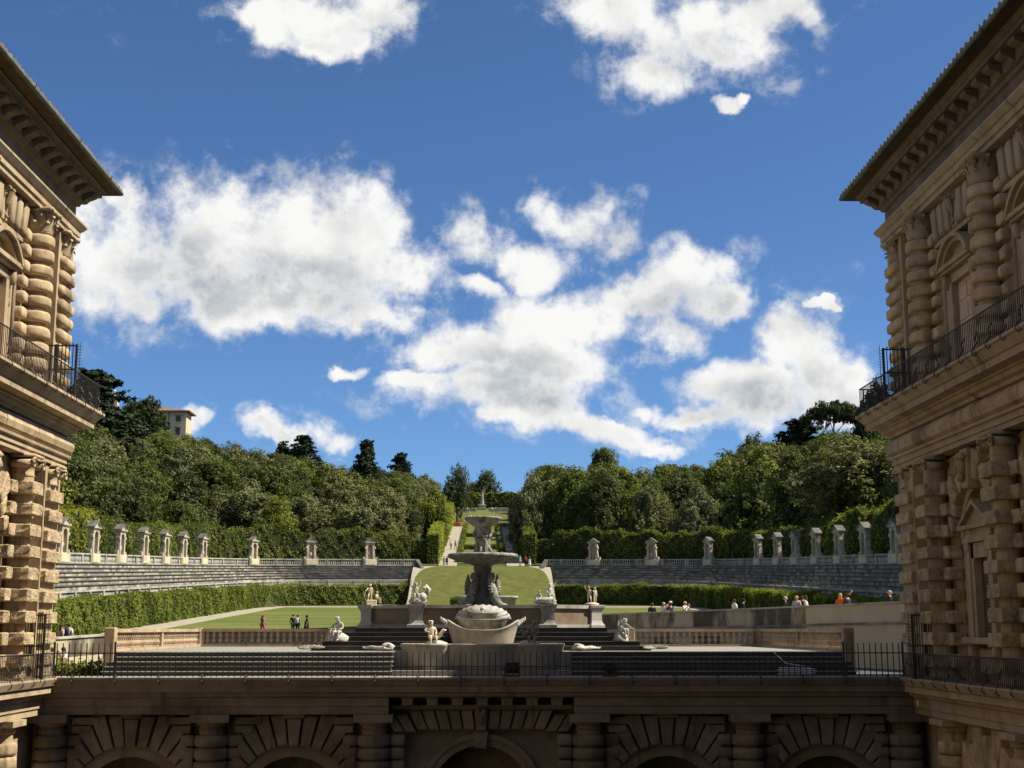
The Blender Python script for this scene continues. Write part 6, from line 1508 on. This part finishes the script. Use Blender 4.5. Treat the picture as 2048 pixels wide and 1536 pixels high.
person(lawnp(613, 113), -1.4, 'person in a full-length black robe and veil on the lawn edge', STAND, BK, BK, BK, robe=BK, long_hair=True)
person(lawnp(1203, 112), 2.9, 'person with pale hair and a blue jacket close to the basin pier', STAND, BL, GY, GREYH)
person(lawnp(1210, 113.5), 2.5, 'person in brown partly hidden by someone in a blue jacket', STAND, (.12,.08,.06), BK, BROWN)
person(lawnp(1229, 112), .2, 'person in a dark top lifting a phone, between the pier and the dark group', PHOTO, BK, BK, (.18,.09,.05), long_hair=True)
person(onr(1307), 2.8, 'person in a dark jacket at the low end of the ramp, one of three together', STAND, (.03,.032,.035), BK, BROWN)
person(onr(1327), 2.4, 'person in white with pale hair in the middle of three on the ramp', WALK, WH, GY, BLOND)
person(onr(1341), -2.6, 'person in navy with a pale cap lifting a camera on the ramp', PHOTO, NV, BK, BROWN, hat=WH)
person(onr(1369), .6, 'person in white photographing with both hands, alone on the ramp', PHOTO, WH, GY, BLOND)
person(onr(1472), -1.2, 'person in a long white shirt standing upright on the ramp', STAND, WH, WH, BROWN)
person(onr(1490), 1.4, 'person in a black hooded jacket beside one in a white shirt', STAND, BK, BK, (.02,.02,.022))
person(onr(1574), 1.5, 'person with white hair and dark jacket facing along the ramp', WALK, (.04,.05,.05), GY, GREYH)
person(onr(1597), 2.6, 'person with blond hair and a white and lilac blouse on the ramp', STAND, (.42,.38,.46), GY, BLOND)
person(onr(1606, 1.2), 2.2, 'person in dark green squeezed between two in pale tops', STAND, (.02,.05,.045), BK, BROWN)
person(onr(1612), -2.0, 'person in a cream dress with long dark hair on the ramp', STAND, (.55,.50,.42), WH, BROWN, robe=(.55,.5,.42), long_hair=True)
person(onr(1681), 2.6, 'blond person in an orange-red top with one arm stretched up', RAISE, (.62,.10,.03), BK, BLOND, long_hair=True)
person(onr(1699, 1.1), -2.4, 'person in navy behind the blond one in orange-red', STAND, NV, BK, BROWN)
person(onr(1785), 1.0, 'blond person in black on the ramp nearest the shaded palace wing', STAND, BK, BK, BLOND)
def pathp(px, y): x = at(px, 1100, y).x; return (x, y, H(x, y)+.08)
person(pathp(888, 229), .6, 'person in grey at the foot of the sunlit path, paired with one in blue', STAND, GY, GY, BROWN)
person(pathp(894, 229.5), -.4, 'person in dark blue at the foot of the sunlit path', STAND, NV, BK, BROWN)
person(pathp(902, 262), .3, 'person in white halfway up the sunlit path', WALK, WH, GY, BROWN)
person(pathp(911, 262), -.4, 'person with red cap and pale top halfway up the sunlit path', WALK, (.5,.4,.38), GY, BROWN, hat=RD)
person(pathp(1040, 227), .5, 'person in a teal top at the foot of the shaded path', STAND, (.16,.28,.28), (.25,.26,.25), GREYH)
person(pathp(1051, 227.5), -.5, 'person in a red top between one in teal and one in a white skirt', STAND, RD, BK, BROWN)
person(pathp(1059, 227), -.3, 'person in black top and long white skirt at the foot of the shaded path', STAND, BK, WH, BROWN, robe=WH)
for i, (px, y, c, lb) in enumerate(((1017, 246, WH, 'person in white low on the shaded path'), (1024, 247, WH, 'second person in white low on the shaded path, nearer the hedge'), (1018, 282, GY, 'person in grey midway up the shaded path'), (1028, 283, (.3,.34,.38), 'person in pale blue midway up the shaded path'),
        (1003, 322, BK, 'person in black at the top of the shaded path, first of three'), (1008, 323, BK, 'person in black at the top of the shaded path, middle of three'), (1013, 322, BK, 'person in black at the top of the shaded path, third of three'), (995, 290, WH, 'person in white on the grass between slope lawn and shaded path'))):
    person(pathp(px, y), i*1.3, lb, WALK if i % 2 else STAND, c, BK if c == BK else GY, BROWN)
for i, px in enumerate((929, 935, 941, 947, 953, 959, 992)):
    person(pathp(px, 352 + (i*37 % 7)), i*2.1, f'{ORD[i]} distant visitor in pale clothes along the upper lawn, from the sunlit side', STAND if i % 2 else WALK, WH if i % 3 else (.5,.45,.3), WH, BROWN, group='distant visitors on the upper lawn')
for i, px in enumerate((934, 951, 984, 991)):
    person(pathp(px, 396), i*1.7, f'{ORD[i]} tiny pale visitor near the tall statue, from the sunlit side', STAND, WH, GY, BROWN, group='distant visitors by the tall statue')

# bake the skinned figures to plain meshes in one pass
dg = bpy.context.evaluated_depsgraph_get()
baked = [(o, bpy.data.meshes.new_from_object(o.evaluated_get(dg), depsgraph=dg)) for o in SKIN]
for o, me in baked:
    o.modifiers.clear(); o.data = me; me.shade_smooth()
